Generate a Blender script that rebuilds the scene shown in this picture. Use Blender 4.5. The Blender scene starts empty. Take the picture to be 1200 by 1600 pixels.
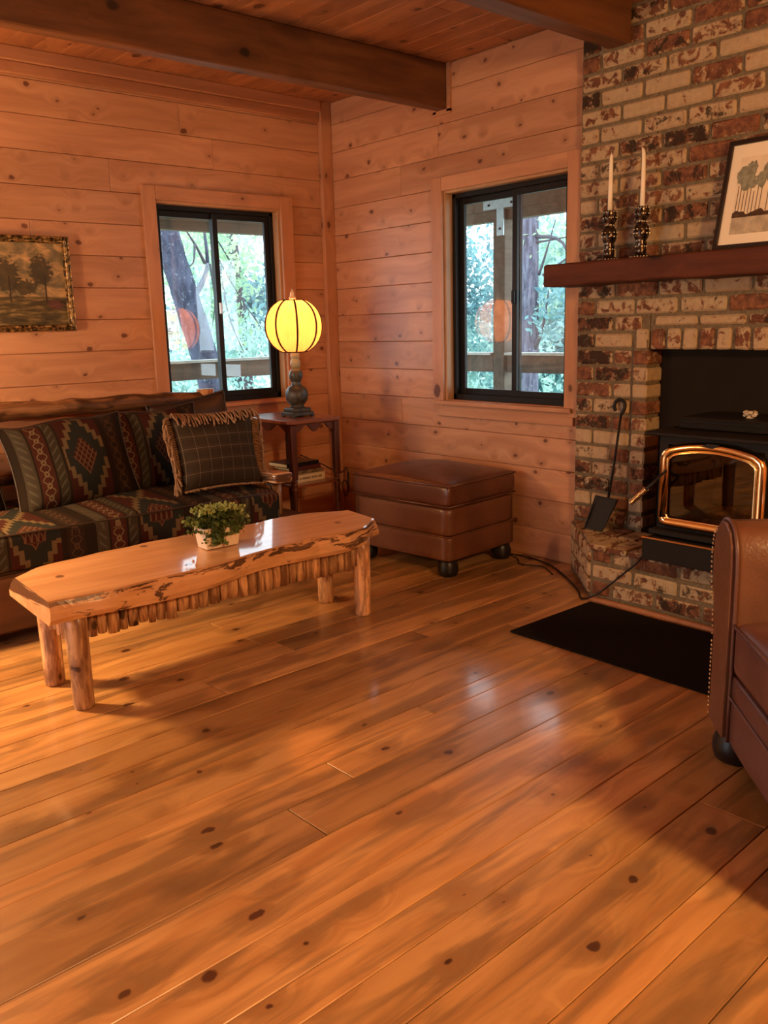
import bpy, math, random
import numpy as np
from mathutils import Vector, Matrix, Quaternion

random.seed(7)
RNG = np.random.default_rng(11)
SC = bpy.context.scene
COL = SC.collection
PI = math.pi

# ------------------------------------------------------------------ camera, world, light, exposure
CAM = Vector((-3.703, -4.776, 1.28))
def make_camera():
    a, b, c = math.radians(40.606), math.radians(12.02), math.radians(-1.506)
    f = Vector((math.sin(a) * math.cos(b), math.cos(a) * math.cos(b), -math.sin(b)))
    r = Vector((math.cos(a), -math.sin(a), 0)); u = r.cross(f)
    r2 = r * math.cos(c) + u * math.sin(c); u2 = -r * math.sin(c) + u * math.cos(c)
    m = Matrix(((r2.x, u2.x, -f.x, CAM.x), (r2.y, u2.y, -f.y, CAM.y), (r2.z, u2.z, -f.z, CAM.z), (0, 0, 0, 1)))
    cd = bpy.data.cameras.new('camera'); cd.sensor_fit = 'VERTICAL'; cd.sensor_height = 36.0
    cd.lens = 1361.04 / 1600.0 * 36.0; cd.clip_start = 0.02; cd.clip_end = 200
    o = bpy.data.objects.new('camera', cd); COL.objects.link(o); o.matrix_world = m
    SC.camera = o
make_camera()

W = bpy.data.worlds.new('sky'); SC.world = W; W.use_nodes = True
_bg = W.node_tree.nodes['Background']
_bg.inputs[0].default_value = (0.80, 0.93, 1.0, 1); _bg.inputs[1].default_value = 3.6

def light(name, kind, loc, power, color, size=0.1, sy=None, aim=None, portal=False, spread=None, cone=None):
    d = bpy.data.lights.new(name, kind); d.energy = power; d.color = color
    if kind == 'AREA':
        d.shape = 'RECTANGLE'; d.size = size; d.size_y = sy or size
        if portal: d.cycles.is_portal = True
        if spread: d.spread = spread
    else: d.shadow_soft_size = size
    if cone: d.spot_size = math.radians(cone); d.spot_blend = 0.55
    o = bpy.data.objects.new(name, d); COL.objects.link(o); o.location = loc
    if aim is not None: o.rotation_euler = Vector(aim).to_track_quat('-Z', 'Y').to_euler()
    return o
WARM = (1.0, 0.57, 0.23)
# daylight openings: portals in the two windows in view, and the glass doors further along the room
light('portal_window', 'AREA', (-0.84, 0.20, 1.43), 1, (1, 1, 1), 0.86, 1.2, (0, -1, 0), True)
light('portal_window', 'AREA', (0.20, -1.49, 1.43), 1, (1, 1, 1), 0.90, 1.2, (-1, 0, 0), True)
light('glass_door_daylight', 'AREA', (-6.55, -1.75, 0.95), 0.25, (0.86, 0.92, 1.0), 1.0, 0.5, (1, 0.10, -0.03), spread=math.radians(22))
# the room's other lamps: one beyond the far end of the sofa, a ceiling fixture behind the camera
# (a shaded lamp: most of its light leaves downwards and upwards, a little through the shade)
light('lamp_by_sofa', 'POINT', (-3.42, -0.85, 1.20), 50, WARM, 0.11)
light('lamp_by_sofa_down', 'SPOT', (-3.42, -0.85, 1.22), 112, WARM, 0.09, aim=(0, 0, -1), cone=138)
light('lamp_by_sofa_up', 'SPOT', (-3.42, -0.85, 1.25), 70, WARM, 0.09, aim=(0, 0, 1), cone=120)
light('ceiling_fixture', 'POINT', (-2.30, -5.55, 1.95), 160, WARM, 0.13)

vs = SC.view_settings
vs.view_transform = 'Standard'; vs.look = 'None'; vs.gamma = 1.0; vs.use_curve_mapping = False
vs.exposure = 0.65
SC.cycles.use_denoising = True
SC.cycles.use_adaptive_sampling = True; SC.cycles.adaptive_threshold = 0.04
SC.cycles.caustics_reflective = False; SC.cycles.caustics_refractive = False
SC.cycles.sample_clamp_indirect = 6.0
SC.cycles.max_bounces = 7; SC.cycles.diffuse_bounces = 3; SC.cycles.glossy_bounces = 3; SC.cycles.transparent_max_bounces = 10

# ------------------------------------------------------------------ node helpers
class NT:
    def __init__(s, name, disp=False):
        s.m = bpy.data.materials.new(name); s.m.use_nodes = True
        s.t = s.m.node_tree; s.b = s.t.nodes['Principled BSDF']; s.out = s.t.nodes['Material Output']
    def node(s, typ, **kw):
        n = s.t.nodes.new(typ)
        for k, v in kw.items(): setattr(n, k, v)
        return n
    def set(s, sock, v):
        if hasattr(v, 'is_output'): s.t.links.new(v, sock)
        elif v is not None:
            if isinstance(v, (tuple, list)) and len(v) == 3 and sock.type == 'RGBA': v = (*v, 1)
            sock.default_value = v
    def math(s, op, a, b=None, c=None, clamp=False):
        n = s.node('ShaderNodeMath', operation=op, use_clamp=clamp)
        for i, v in enumerate((a, b, c)):
            if v is not None: s.set(n.inputs[i], v)
        return n.outputs[0]
    def vmath(s, op, a, b=None):
        n = s.node('ShaderNodeVectorMath', operation=op)
        s.set(n.inputs[0], a)
        if b is not None: s.set(n.inputs[1], b)
        return n.outputs[0]
    def comb(s, x, y, z):
        n = s.node('ShaderNodeCombineXYZ')
        for i, v in enumerate((x, y, z)): s.set(n.inputs[i], v)
        return n.outputs[0]
    def sep(s, v):
        n = s.node('ShaderNodeSeparateXYZ'); s.set(n.inputs[0], v); return n.outputs
    def tc(s, which='Object'): return s.node('ShaderNodeTexCoord').outputs[which]
    def rnd(s): return s.node('ShaderNodeObjectInfo').outputs['Random']
    def ocol(s):
        n = s.node('ShaderNodeObjectInfo'); k = s.node('ShaderNodeSeparateColor'); s.set(k.inputs[0], n.outputs['Color']); return k.outputs
    def noise(s, vec, scale, detail=4, rough=0.55, dist=0.0):
        n = s.node('ShaderNodeTexNoise'); s.set(n.inputs['Vector'], vec)
        n.inputs['Scale'].default_value = scale; n.inputs['Detail'].default_value = detail
        n.inputs['Roughness'].default_value = rough; n.inputs['Distortion'].default_value = dist
        return n.outputs['Fac']
    def voro(s, vec, scale, dims='2D', feature='F1', out='Distance', rand=1.0):
        n = s.node('ShaderNodeTexVoronoi', voronoi_dimensions=dims, feature=feature); s.set(n.inputs['Vector'], vec)
        n.inputs['Scale'].default_value = scale; n.inputs['Randomness'].default_value = rand
        return n.outputs[out]
    def ramp(s, fac, stops, interp='LINEAR'):
        n = s.node('ShaderNodeValToRGB'); n.color_ramp.interpolation = interp
        e = n.color_ramp.elements
        while len(e) < len(stops): e.new(0.5)
        for i, (p, c) in enumerate(stops):
            e[i].position = p; e[i].color = (*c, 1) if len(c) == 3 else c
        s.set(n.inputs[0], fac); return n.outputs[0]
    def mix(s, fac, a, b, mode='MIX'):
        n = s.node('ShaderNodeMix', data_type='RGBA', blend_type=mode)
        s.set(n.inputs[0], fac); s.set(n.inputs[6], a); s.set(n.inputs[7], b); return n.outputs[2]
    def step(s, v, lo, hi, a=0.0, b=1.0):
        n = s.node('ShaderNodeMapRange', interpolation_type='SMOOTHSTEP')
        s.set(n.inputs[0], v)
        for i, x in enumerate((lo, hi, a, b)): s.set(n.inputs[i + 1], x)
        return n.outputs[0]
    def bump(s, h, strength=0.3, dist=0.01):
        n = s.node('ShaderNodeBump'); s.set(n.inputs['Height'], h)
        n.inputs['Strength'].default_value = strength; n.inputs['Distance'].default_value = dist
        s.t.links.new(n.outputs[0], s.b.inputs['Normal'])
    def fin(s, col=None, rough=0.5, metal=0.0, spec=0.5, coat=0.0, coatr=0.1, **kw):
        if col is not None: s.set(s.b.inputs['Base Color'], col)
        s.set(s.b.inputs['Roughness'], rough); s.b.inputs['Metallic'].default_value = metal
        s.b.inputs['Specular IOR Level'].default_value = spec
        s.b.inputs['Coat Weight'].default_value = coat; s.b.inputs['Coat Roughness'].default_value = coatr
        for k, v in kw.items(): s.set(s.b.inputs[k], v)
        return s.m

def sc3(c, k): return tuple(x * k for x in c)

def wood(name, light_c, dark_c, knot_c=(0.06, 0.02, 0.01), knots=(4.0, 0.07), rough=0.5, spec=0.4, coat=0.0, coatr=0.15,
         grain=(1.6, 26.0), tint=0.3, stain=0.0, stain_c=(0.05, 0.03, 0.015), sfreq=(0.8, 8.0), bump=0.15, kerf=False, axis=0, tint2=None):
    s = NT(name); p = s.tc('Object'); r = s.rnd()
    x, y, z = s.sep(p)
    if axis == 2: x, y, z = z, x, y
    if axis == 1: x, y, z = y, x, z
    xx = s.math('ADD', x, s.math('MULTIPLY', r, 91.0)); yy = s.math('ADD', y, s.math('MULTIPLY', r, 57.3)); zz = s.math('ADD', z, s.math('MULTIPLY', r, 33.7))
    kw = s.math('MULTIPLY', s.math('SUBTRACT', s.noise(s.comb(xx, yy, 0.0), 26.0, 2), 0.5), 0.022)
    kv = s.comb(s.math('ADD', s.math('MULTIPLY', xx, 0.72), kw), s.math('ADD', s.math('ADD', yy, zz), kw), 0.0)
    d = s.voro(kv, knots[0])
    halo = s.step(d, 0.0, 0.42, 1.0, 0.0)
    warp = s.noise(s.comb(xx, yy, zz), 1.4, 2)
    gy = s.math('ADD', s.math('MULTIPLY', yy, grain[1]), s.math('MULTIPLY', s.math('ADD', s.math('MULTIPLY', halo, 1.1), s.math('MULTIPLY', warp, 2.2)), 1.0))
    gv = s.comb(s.math('MULTIPLY', xx, grain[0]), gy, s.math('MULTIPLY', zz, grain[1]))
    n1 = s.noise(gv, 1.0, 5, 0.6)
    n2 = s.noise(s.comb(s.math('MULTIPLY', xx, 0.8), s.math('MULTIPLY', yy, 5.0), zz), 1.6, 3)
    f = s.step(s.math('ADD', s.math('MULTIPLY', n1, 0.65), s.math('MULTIPLY', n2, 0.35)), 0.33, 0.68)
    col = s.mix(f, dark_c, light_c)
    wn = s.node('ShaderNodeTexWhiteNoise', noise_dimensions='1D'); s.set(wn.inputs['W'], s.math('MULTIPLY', r, 713.0))
    tv = s.math('ADD', s.math('MULTIPLY', wn.outputs['Value'], tint), 1.0 - tint * 0.5)
    if stain:
        st = s.noise(s.comb(s.math('MULTIPLY', xx, sfreq[0]), s.math('MULTIPLY', yy, sfreq[1]), s.math('MULTIPLY', zz, sfreq[1] * 0.4)), 1.5, 4, 0.6, 0.6)
        st = s.math('MULTIPLY', s.step(s.math('ADD', st, s.math('MULTIPLY', halo, 0.12)), 0.46, 0.66), stain)
        col = s.mix(st, col, stain_c)
    col = s.mix(s.math('MULTIPLY', s.step(d, 0.02, 0.22, 1.0, 0.0), 0.55), col, sc3(dark_c, 0.8))
    cn = s.voro(kv, knots[0], out='Color'); kr = s.sep(cn)
    thr = s.math('MULTIPLY', s.math('MULTIPLY', kr[0], kr[0]), knots[1] * 1.6)
    kmask = s.step(s.math('SUBTRACT', d, thr), -0.016, 0.014, 1.0, 0.0)
    col = s.mix(s.math('MULTIPLY', kmask, 0.9), col, knot_c)
    tr = s.node('ShaderNodeMix', data_type='RGBA', blend_type='MULTIPLY'); tr.inputs[0].default_value = 1.0
    s.set(tr.inputs[6], col); cc = s.node('ShaderNodeCombineColor')
    for i in range(3): s.set(cc.inputs[i], tv)
    s.set(tr.inputs[7], cc.outputs[0])
    h = s.noise(s.comb(s.math('MULTIPLY', xx, grain[0]), s.math('MULTIPLY', yy, grain[1]), s.math('MULTIPLY', zz, grain[1])), 1.0, 2)
    if kerf:   # fine saw marks across the board
        k = s.noise(s.comb(s.math('MULTIPLY', xx, 70.0), s.math('MULTIPLY', yy, 2.0), 0.0), 1.0, 1)
        h = k
    s.bump(h, bump, 0.004)
    return s.fin(tr.outputs[2], rough, 0, spec, coat, coatr)

def plain(name, col, rough=0.5, metal=0.0, spec=0.5, noise=0.0, nscale=20, bump=0.0, coat=0.0):
    s = NT(name)
    c = col
    if noise or bump:
        n = s.noise(s.tc('Object'), nscale, 4)
        if noise: c = s.mix(s.step(n, 0.3, 0.7), sc3(col, 1 - noise), sc3(col, 1 + noise))
        if bump: s.bump(n, bump, 0.004)
    return s.fin(c, rough, metal, spec, coat)

MAT = {}
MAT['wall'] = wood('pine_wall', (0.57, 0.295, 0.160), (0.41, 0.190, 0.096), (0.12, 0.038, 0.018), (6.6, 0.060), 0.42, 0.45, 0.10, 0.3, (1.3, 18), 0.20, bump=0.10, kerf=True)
MAT['trim'] = wood('pine_trim', (0.53, 0.255, 0.13), (0.40, 0.178, 0.084), (0.10, 0.03, 0.014), (3.0, 0.06), 0.45, 0.4, 0.05, 0.3, (1.3, 22), 0.14, bump=0.08)
MAT['jamb'] = wood('pine_jamb', (0.50, 0.28, 0.13), (0.42, 0.22, 0.10), (0.10, 0.03, 0.014), (2.0, 0.05), 0.45, 0.4, 0.05, 0.3, (1.3, 22), 0.1, bump=0.06)
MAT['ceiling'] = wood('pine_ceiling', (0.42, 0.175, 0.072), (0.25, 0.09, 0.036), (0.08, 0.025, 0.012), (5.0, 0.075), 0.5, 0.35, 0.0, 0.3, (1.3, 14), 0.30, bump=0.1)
MAT['floor'] = wood('pine_floor', (0.62, 0.350, 0.135), (0.39, 0.185, 0.060), (0.050, 0.013, 0.006), (4.8, 0.048), 0.33, 0.6, 0.55, 0.12, (1.0, 12), 0.55, 0.64, (0.150, 0.084, 0.038), bump=0.05)
MAT['beam'] = wood('dark_beam', (0.18, 0.070, 0.026), (0.085, 0.030, 0.011), (0.012, 0.005, 0.003), (2.2, 0.06), 0.5, 0.4, 0.0, 0.3, (1.4, 18), 0.1, bump=0.2)
MAT['mantel'] = wood('mantel_wood', (0.115, 0.032, 0.014), (0.060, 0.017, 0.008), (0.012, 0.005, 0.003), (2.2, 0.05), 0.65, 0.2, 0.0, 0.3, (1.4, 18), 0.1, bump=0.3, axis=1)
MAT['log'] = wood('peeled_log', (0.40, 0.19, 0.080), (0.09, 0.034, 0.015), (0.03, 0.012, 0.006), (6, 0.10), 0.42, 0.45, 0.2, 0.2, (2.6, 30), 0.2, 0.9, (0.040, 0.016, 0.008), sfreq=(4.0, 22.0), bump=0.4)
MAT['log_z'] = wood('peeled_log_upright', (0.80, 0.48, 0.24), (0.26, 0.105, 0.045), (0.04, 0.014, 0.007), (6, 0.10), 0.42, 0.45, 0.2, 0.2, (5.0, 60), 0.5, 0.6, (0.12, 0.045, 0.018), sfreq=(7.0, 34.0), bump=0.3, axis=2)
MAT['sofa_wood'] = wood('sofa_plank', (0.175, 0.075, 0.030), (0.085, 0.034, 0.014), (0.03, 0.012, 0.006), (2.5, 0.07), 0.4, 0.45, 0.2, 0.2, (1.4, 14), 0.1, bump=0.15)
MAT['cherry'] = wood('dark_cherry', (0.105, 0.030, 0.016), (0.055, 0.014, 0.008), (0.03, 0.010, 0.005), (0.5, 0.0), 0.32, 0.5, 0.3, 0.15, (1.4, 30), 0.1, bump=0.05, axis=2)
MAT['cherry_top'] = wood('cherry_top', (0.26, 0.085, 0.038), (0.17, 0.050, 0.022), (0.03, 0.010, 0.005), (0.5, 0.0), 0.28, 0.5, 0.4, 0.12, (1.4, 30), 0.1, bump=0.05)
MAT['porch'] = wood('weathered_porch', (0.20, 0.150, 0.118), (0.125, 0.092, 0.072), (0.03, 0.02, 0.012), (2.0, 0.05), 0.8, 0.2, 0.0, 0.3, (1.4, 18), 0.2, bump=0.2)
MAT['porch_cap'] = plain('porch_rail_cap', (0.55, 0.55, 0.52), 0.7, noise=0.1)

def slab_mat():     # varnished live-edge slab: pale pine with dark bark-edge patches on the sides
    s = NT('live_edge_slab'); p = s.tc('Object'); x, y, z = s.sep(p)
    n1 = s.noise(s.comb(s.math('MULTIPLY', x, 1.6), s.math('MULTIPLY', y, 22.0), s.math('MULTIPLY', z, 22.0)), 1.0, 5, 0.6, 0.4)
    col = s.mix(s.step(n1, 0.3, 0.7), (0.58, 0.30, 0.135), (0.74, 0.43, 0.22))
    nz = s.sep(s.node('ShaderNodeNewGeometry').outputs['Normal'])[2]
    side = s.step(nz, 0.35, 0.85, 1.0, 0.0)
    b = s.noise(s.comb(s.math('MULTIPLY', x, 6.0), y, s.math('MULTIPLY', z, 26.0)), 1.0, 6, 0.65, 1.2)
    hm = s.step(z, -0.06, -0.012, -0.02, 0.09)
    m = s.math('MULTIPLY', s.step(s.math('ADD', b, hm), 0.545, 0.585), side)
    col = s.mix(s.math('MULTIPLY', m, 0.9), col, (0.045, 0.016, 0.008))
    d = s.voro(s.comb(x, y, 0.0), 2.6); col = s.mix(s.step(d, 0.03, 0.05, 0.85, 0.0), col, (0.10, 0.035, 0.015))
    s.bump(s.noise(s.comb(s.math('MULTIPLY', x, 3.0), s.math('MULTIPLY', y, 9.0), s.math('MULTIPLY', z, 20.0)), 1.0, 2), 0.10, 0.006)
    return s.fin(col, 0.28, 0, 0.5, 0.8, 0.05)
MAT['slab'] = slab_mat()

def brick_mat():    # object colour: red = cream wash, green = soot, blue = tone of the clay
    s = NT('used_brick'); p = s.tc('Object'); r = s.rnd(); c = s.ocol()
    q = s.vmath('ADD', p, s.comb(s.math('MULTIPLY', r, 41.0), s.math('MULTIPLY', r, 23.0), s.math('MULTIPLY', r, 11.0)))
    clay = s.mix(c[2], (0.165, 0.064, 0.032), (0.29, 0.125, 0.060))
    clay = s.mix(s.step(s.noise(q, 30, 4), 0.35, 0.7), (0.12, 0.048, 0.028), clay)
    gx, gy, gz = s.sep(s.tc('Generated'))
    ed = s.math('MINIMUM', s.math('MULTIPLY', s.math('MINIMUM', gy, s.math('SUBTRACT', 1.0, gy)), 2.4), s.math('MINIMUM', gz, s.math('SUBTRACT', 1.0, gz)))
    edge = s.step(ed, 0.02, 0.24, 0.09, 0.0)
    n1 = s.math('ADD', s.noise(q, 20, 6, 0.70, 0.6), edge)
    cream = s.mix(s.noise(q, 40, 3), (0.37, 0.26, 0.145), (0.58, 0.445, 0.27))
    thr = s.math('SUBTRACT', 0.78, s.math('MULTIPLY', c[0], 0.56))
    m1 = s.step(s.math('SUBTRACT', n1, thr), -0.05, 0.05)
    col = s.mix(s.math('MULTIPLY', m1, 0.9), clay, cream)
    n2 = s.math('SUBTRACT', s.noise(s.vmath('ADD', q, (3.1, 7.7, 1.9)), 16, 6, 0.72, 0.6), s.math('MULTIPLY', edge, 0.9))
    thr2 = s.math('SUBTRACT', 0.82, s.math('MULTIPLY', c[1], 0.56))
    m2 = s.step(s.math('SUBTRACT', n2, thr2), -0.03, 0.03)
    col = s.mix(s.math('MULTIPLY', m2, 0.86), col, (0.026, 0.019, 0.013))
    s.bump(s.noise(p, 70, 2), 0.5, 0.004)
    return s.fin(col, 0.88, 0, 0.2)
MAT['brick'] = brick_mat()
MAT['mortar'] = plain('mortar', (0.175, 0.132, 0.080), 0.95, 0, 0.1, 0.18, 60, 0.5)
MAT['black_metal'] = plain('black_window_metal', (0.008, 0.007, 0.007), 0.45, 0.0, 0.25)
MAT['stove'] = plain('stove_iron', (0.012, 0.009, 0.007), 0.6, 0.0, 0.2, 0.2, 200, 0.1)
MAT['panel'] = plain('surround_panel', (0.016, 0.011, 0.007), 0.75, 0.0, 0.12, 0.1, 6)
MAT['gold'] = plain('polished_brass', (0.95, 0.68, 0.32), 0.16, 1.0, 0.5)
MAT['iron'] = plain('wrought_iron', (0.012, 0.010, 0.009), 0.6, 0.0, 0.3, 0.2, 60, 0.2)
MAT['mat_black'] = plain('hearth_mat', (0.010, 0.007, 0.006), 0.95, 0, 0.1, 0.3, 120, 0.4)
MAT['candle'] = plain('ivory_wax', (0.90, 0.82, 0.63), 0.45, 0, 0.4)
MAT['print_paper'] = plain('print_paper', (0.86, 0.77, 0.58), 0.6, 0, 0.2)
MAT['print_art'] = plain('print_art_ground', (0.80, 0.69, 0.49), 0.6, 0, 0.2, 0.06, 14)
MAT['art_leaf'] = plain('print_foliage', (0.26, 0.26, 0.185), 0.7, 0, 0.1, 0.25, 60)
MAT['art_trunk'] = plain('print_trunk', (0.13, 0.09, 0.06), 0.7, 0, 0.1)
MAT['art_bank'] = plain('print_bank', (0.075, 0.045, 0.028), 0.7, 0, 0.1, 0.3, 30)
MAT['art_water'] = plain('print_water', (0.47, 0.40, 0.28), 0.7, 0, 0.1, 0.2, 25)
MAT['dark_frame'] = plain('dark_frame', (0.022, 0.012, 0.008), 0.4, 0, 0.4)
MAT['cord'] = plain('black_cord', (0.008, 0.007, 0.007), 0.5)
MAT['pot'] = plain('cream_ceramic', (0.82, 0.70, 0.54), 0.35, 0, 0.5, 0.04, 8)
MAT['soil'] = plain('soil', (0.02, 0.013, 0.008), 0.95)
MAT['bun'] = plain('ebony_bun_foot', (0.010, 0.008, 0.007), 0.38, 0, 0.4)
MAT['nail'] = plain('antique_brass', (0.55, 0.38, 0.20), 0.35, 1.0)
MAT['paper'] = plain('book_pages', (0.62, 0.54, 0.40), 0.8)
MAT['book_cream'] = plain('book_cream', (0.66, 0.55, 0.38), 0.5)
MAT['book_black'] = plain('book_black', (0.012, 0.010, 0.012), 0.25, 0, 0.5)
MAT['book_red'] = plain('book_maroon', (0.085, 0.016, 0.014), 0.4)
MAT['book_mottle'] = plain('book_mottled', (0.15, 0.10, 0.055), 0.4, 0, 0.4, 0.7, 40)
MAT['rib'] = plain('shade_rib', (0.05, 0.010, 0.003), 0.9)
MAT['firebrick'] = plain('sooty_firebrick', (0.20, 0.135, 0.07), 0.9, 0, 0.1, 0.4, 12)
MAT['galv'] = plain('galvanised_plate', (0.42, 0.44, 0.45), 0.5, 0.7, 0.5, 0.1, 30)
MAT['latch'] = plain('latch_metal', (0.5, 0.5, 0.5), 0.35, 0.8)
MAT['ceram'] = plain('white_ornament', (0.55, 0.48, 0.36), 0.35, 0, 0.5)

def leather(name, c1, c2, rough=0.36):
    s = NT(name); p = s.tc('Object')
    n = s.noise(p, 3.2, 5, 0.6); w = s.voro(p, 120, '3D'); m = s.noise(p, 22, 5, 0.6, 0.6)
    col = s.mix(s.step(n, 0.35, 0.68), c1, c2)
    s.bump(s.math('ADD', s.math('MULTIPLY', w, 0.35), s.math('MULTIPLY', m, 1.2)), 0.28, 0.004)
    return s.fin(col, s.math('ADD', s.math('MULTIPLY', m, 0.2), rough - 0.1), 0, 0.5, 0.08, 0.3)
MAT['leather'] = leather('ottoman_leather', (0.110, 0.038, 0.018), (0.165, 0.064, 0.030))
MAT['leather_top'] = leather('ottoman_cushion_leather', (0.080, 0.025, 0.012), (0.135, 0.046, 0.022), 0.34)
MAT['leather2'] = leather('armchair_leather', (0.125, 0.052, 0.027), (0.19, 0.084, 0.043), 0.32)
MAT['leather_seat'] = leather('armchair_seat_leather', (0.095, 0.038, 0.028), (0.14, 0.062, 0.045), 0.4)

def glass_mat(name='window_pane', tint=(0.93, 0.97, 0.98), refl=1.0):
    s = NT(name); t = s.t; t.nodes.remove(s.b)
    tr = s.node('ShaderNodeBsdfTransparent'); tr.inputs[0].default_value = (*tint, 1)
    gl = s.node('ShaderNodeBsdfGlossy'); gl.inputs['Roughness'].default_value = 0.0
    ge = s.node('ShaderNodeNewGeometry'); dp = s.node('ShaderNodeVectorMath', operation='DOT_PRODUCT')
    s.set(dp.inputs[0], ge.outputs['Normal']); s.set(dp.inputs[1], ge.outputs['Incoming'])
    fz = s.math('POWER', s.math('SUBTRACT', 1.0, s.math('ABSOLUTE', dp.outputs['Value'])), 5.0)
    f = s.math('MULTIPLY', s.math('ADD', 0.042, s.math('MULTIPLY', fz, 0.95)), refl, clamp=True)
    mx = s.node('ShaderNodeMixShader'); s.set(mx.inputs[0], f)
    t.links.new(tr.outputs[0], mx.inputs[1]); t.links.new(gl.outputs[0], mx.inputs[2]); t.links.new(mx.outputs[0], s.out.inputs[0])
    return s.m
MAT['glass'] = glass_mat(refl=1.6)
MAT['stove_glass'] = glass_mat('stove_door_glass', (0.62, 0.52, 0.36), 1.2)

def shade_mat():    # lit fabric lantern shade
    s = NT('lantern_shade_fabric'); t = s.t
    p = s.tc('Object'); x, y, z = s.sep(p)
    th = s.math('ARCTAN2', y, x)
    n = s.noise(s.comb(s.math('MULTIPLY', th, 30.0), s.math('MULTIPLY', z, 12.0), 0.0), 1.0, 4)
    col = s.mix(s.step(n, 0.3, 0.7), (0.62, 0.28, 0.08), (0.85, 0.40, 0.13))
    s.fin(col, 0.8, 0, 0.1)
    tl = s.node('ShaderNodeBsdfTranslucent'); s.set(tl.inputs[0], col)
    mx = s.node('ShaderNodeMixShader'); mx.inputs[0].default_value = 0.62
    t.links.new(s.b.outputs[0], mx.inputs[1]); t.links.new(tl.outputs[0], mx.inputs[2])
    em = s.node('ShaderNodeEmission'); s.set(em.inputs[0], s.mix(s.step(n, 0.3, 0.7), (0.80, 0.25, 0.060), (1.25, 0.44, 0.110))); em.inputs[1].default_value = 0.46
    ad = s.node('ShaderNodeAddShader'); t.links.new(mx.outputs[0], ad.inputs[0]); t.links.new(em.outputs[0], ad.inputs[1])
    t.links.new(ad.outputs[0], s.out.inputs[0]); return s.m
MAT['shade'] = shade_mat()

def lampbase_mat():
    s = NT('verdigris_lamp_base'); p = s.tc('Object'); z = s.sep(p)[2]
    n = s.noise(p, 30, 5, 0.6)
    a = s.mix(s.step(n, 0.35, 0.65), (0.020, 0.018, 0.014), (0.058, 0.052, 0.036))
    b = s.mix(n, (0.26, 0.22, 0.10), (0.46, 0.40, 0.22))
    col = s.mix(s.step(z, 0.255, 0.285), a, b)
    s.bump(n, 0.2, 0.004); return s.fin(col, 0.45, 0, 0.5)
MAT['lampbase'] = lampbase_mat()
MAT['crystal'] = plain('finial_glass', (0.75, 0.55, 0.32), 0.1, 0, 0.6)

def mercury_mat():
    s = NT('mercury_glass'); n = s.noise(s.tc('Object'), 45, 4, 0.7)
    col = s.mix(s.step(n, 0.42, 0.62), (0.022, 0.015, 0.012), (0.16, 0.12, 0.085))
    return s.fin(col, 0.22, 0.85, 0.5)
MAT['mercury'] = mercury_mat()
MAT['bead'] = plain('silver_bead', (0.40, 0.33, 0.24), 0.35, 0.9)

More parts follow.
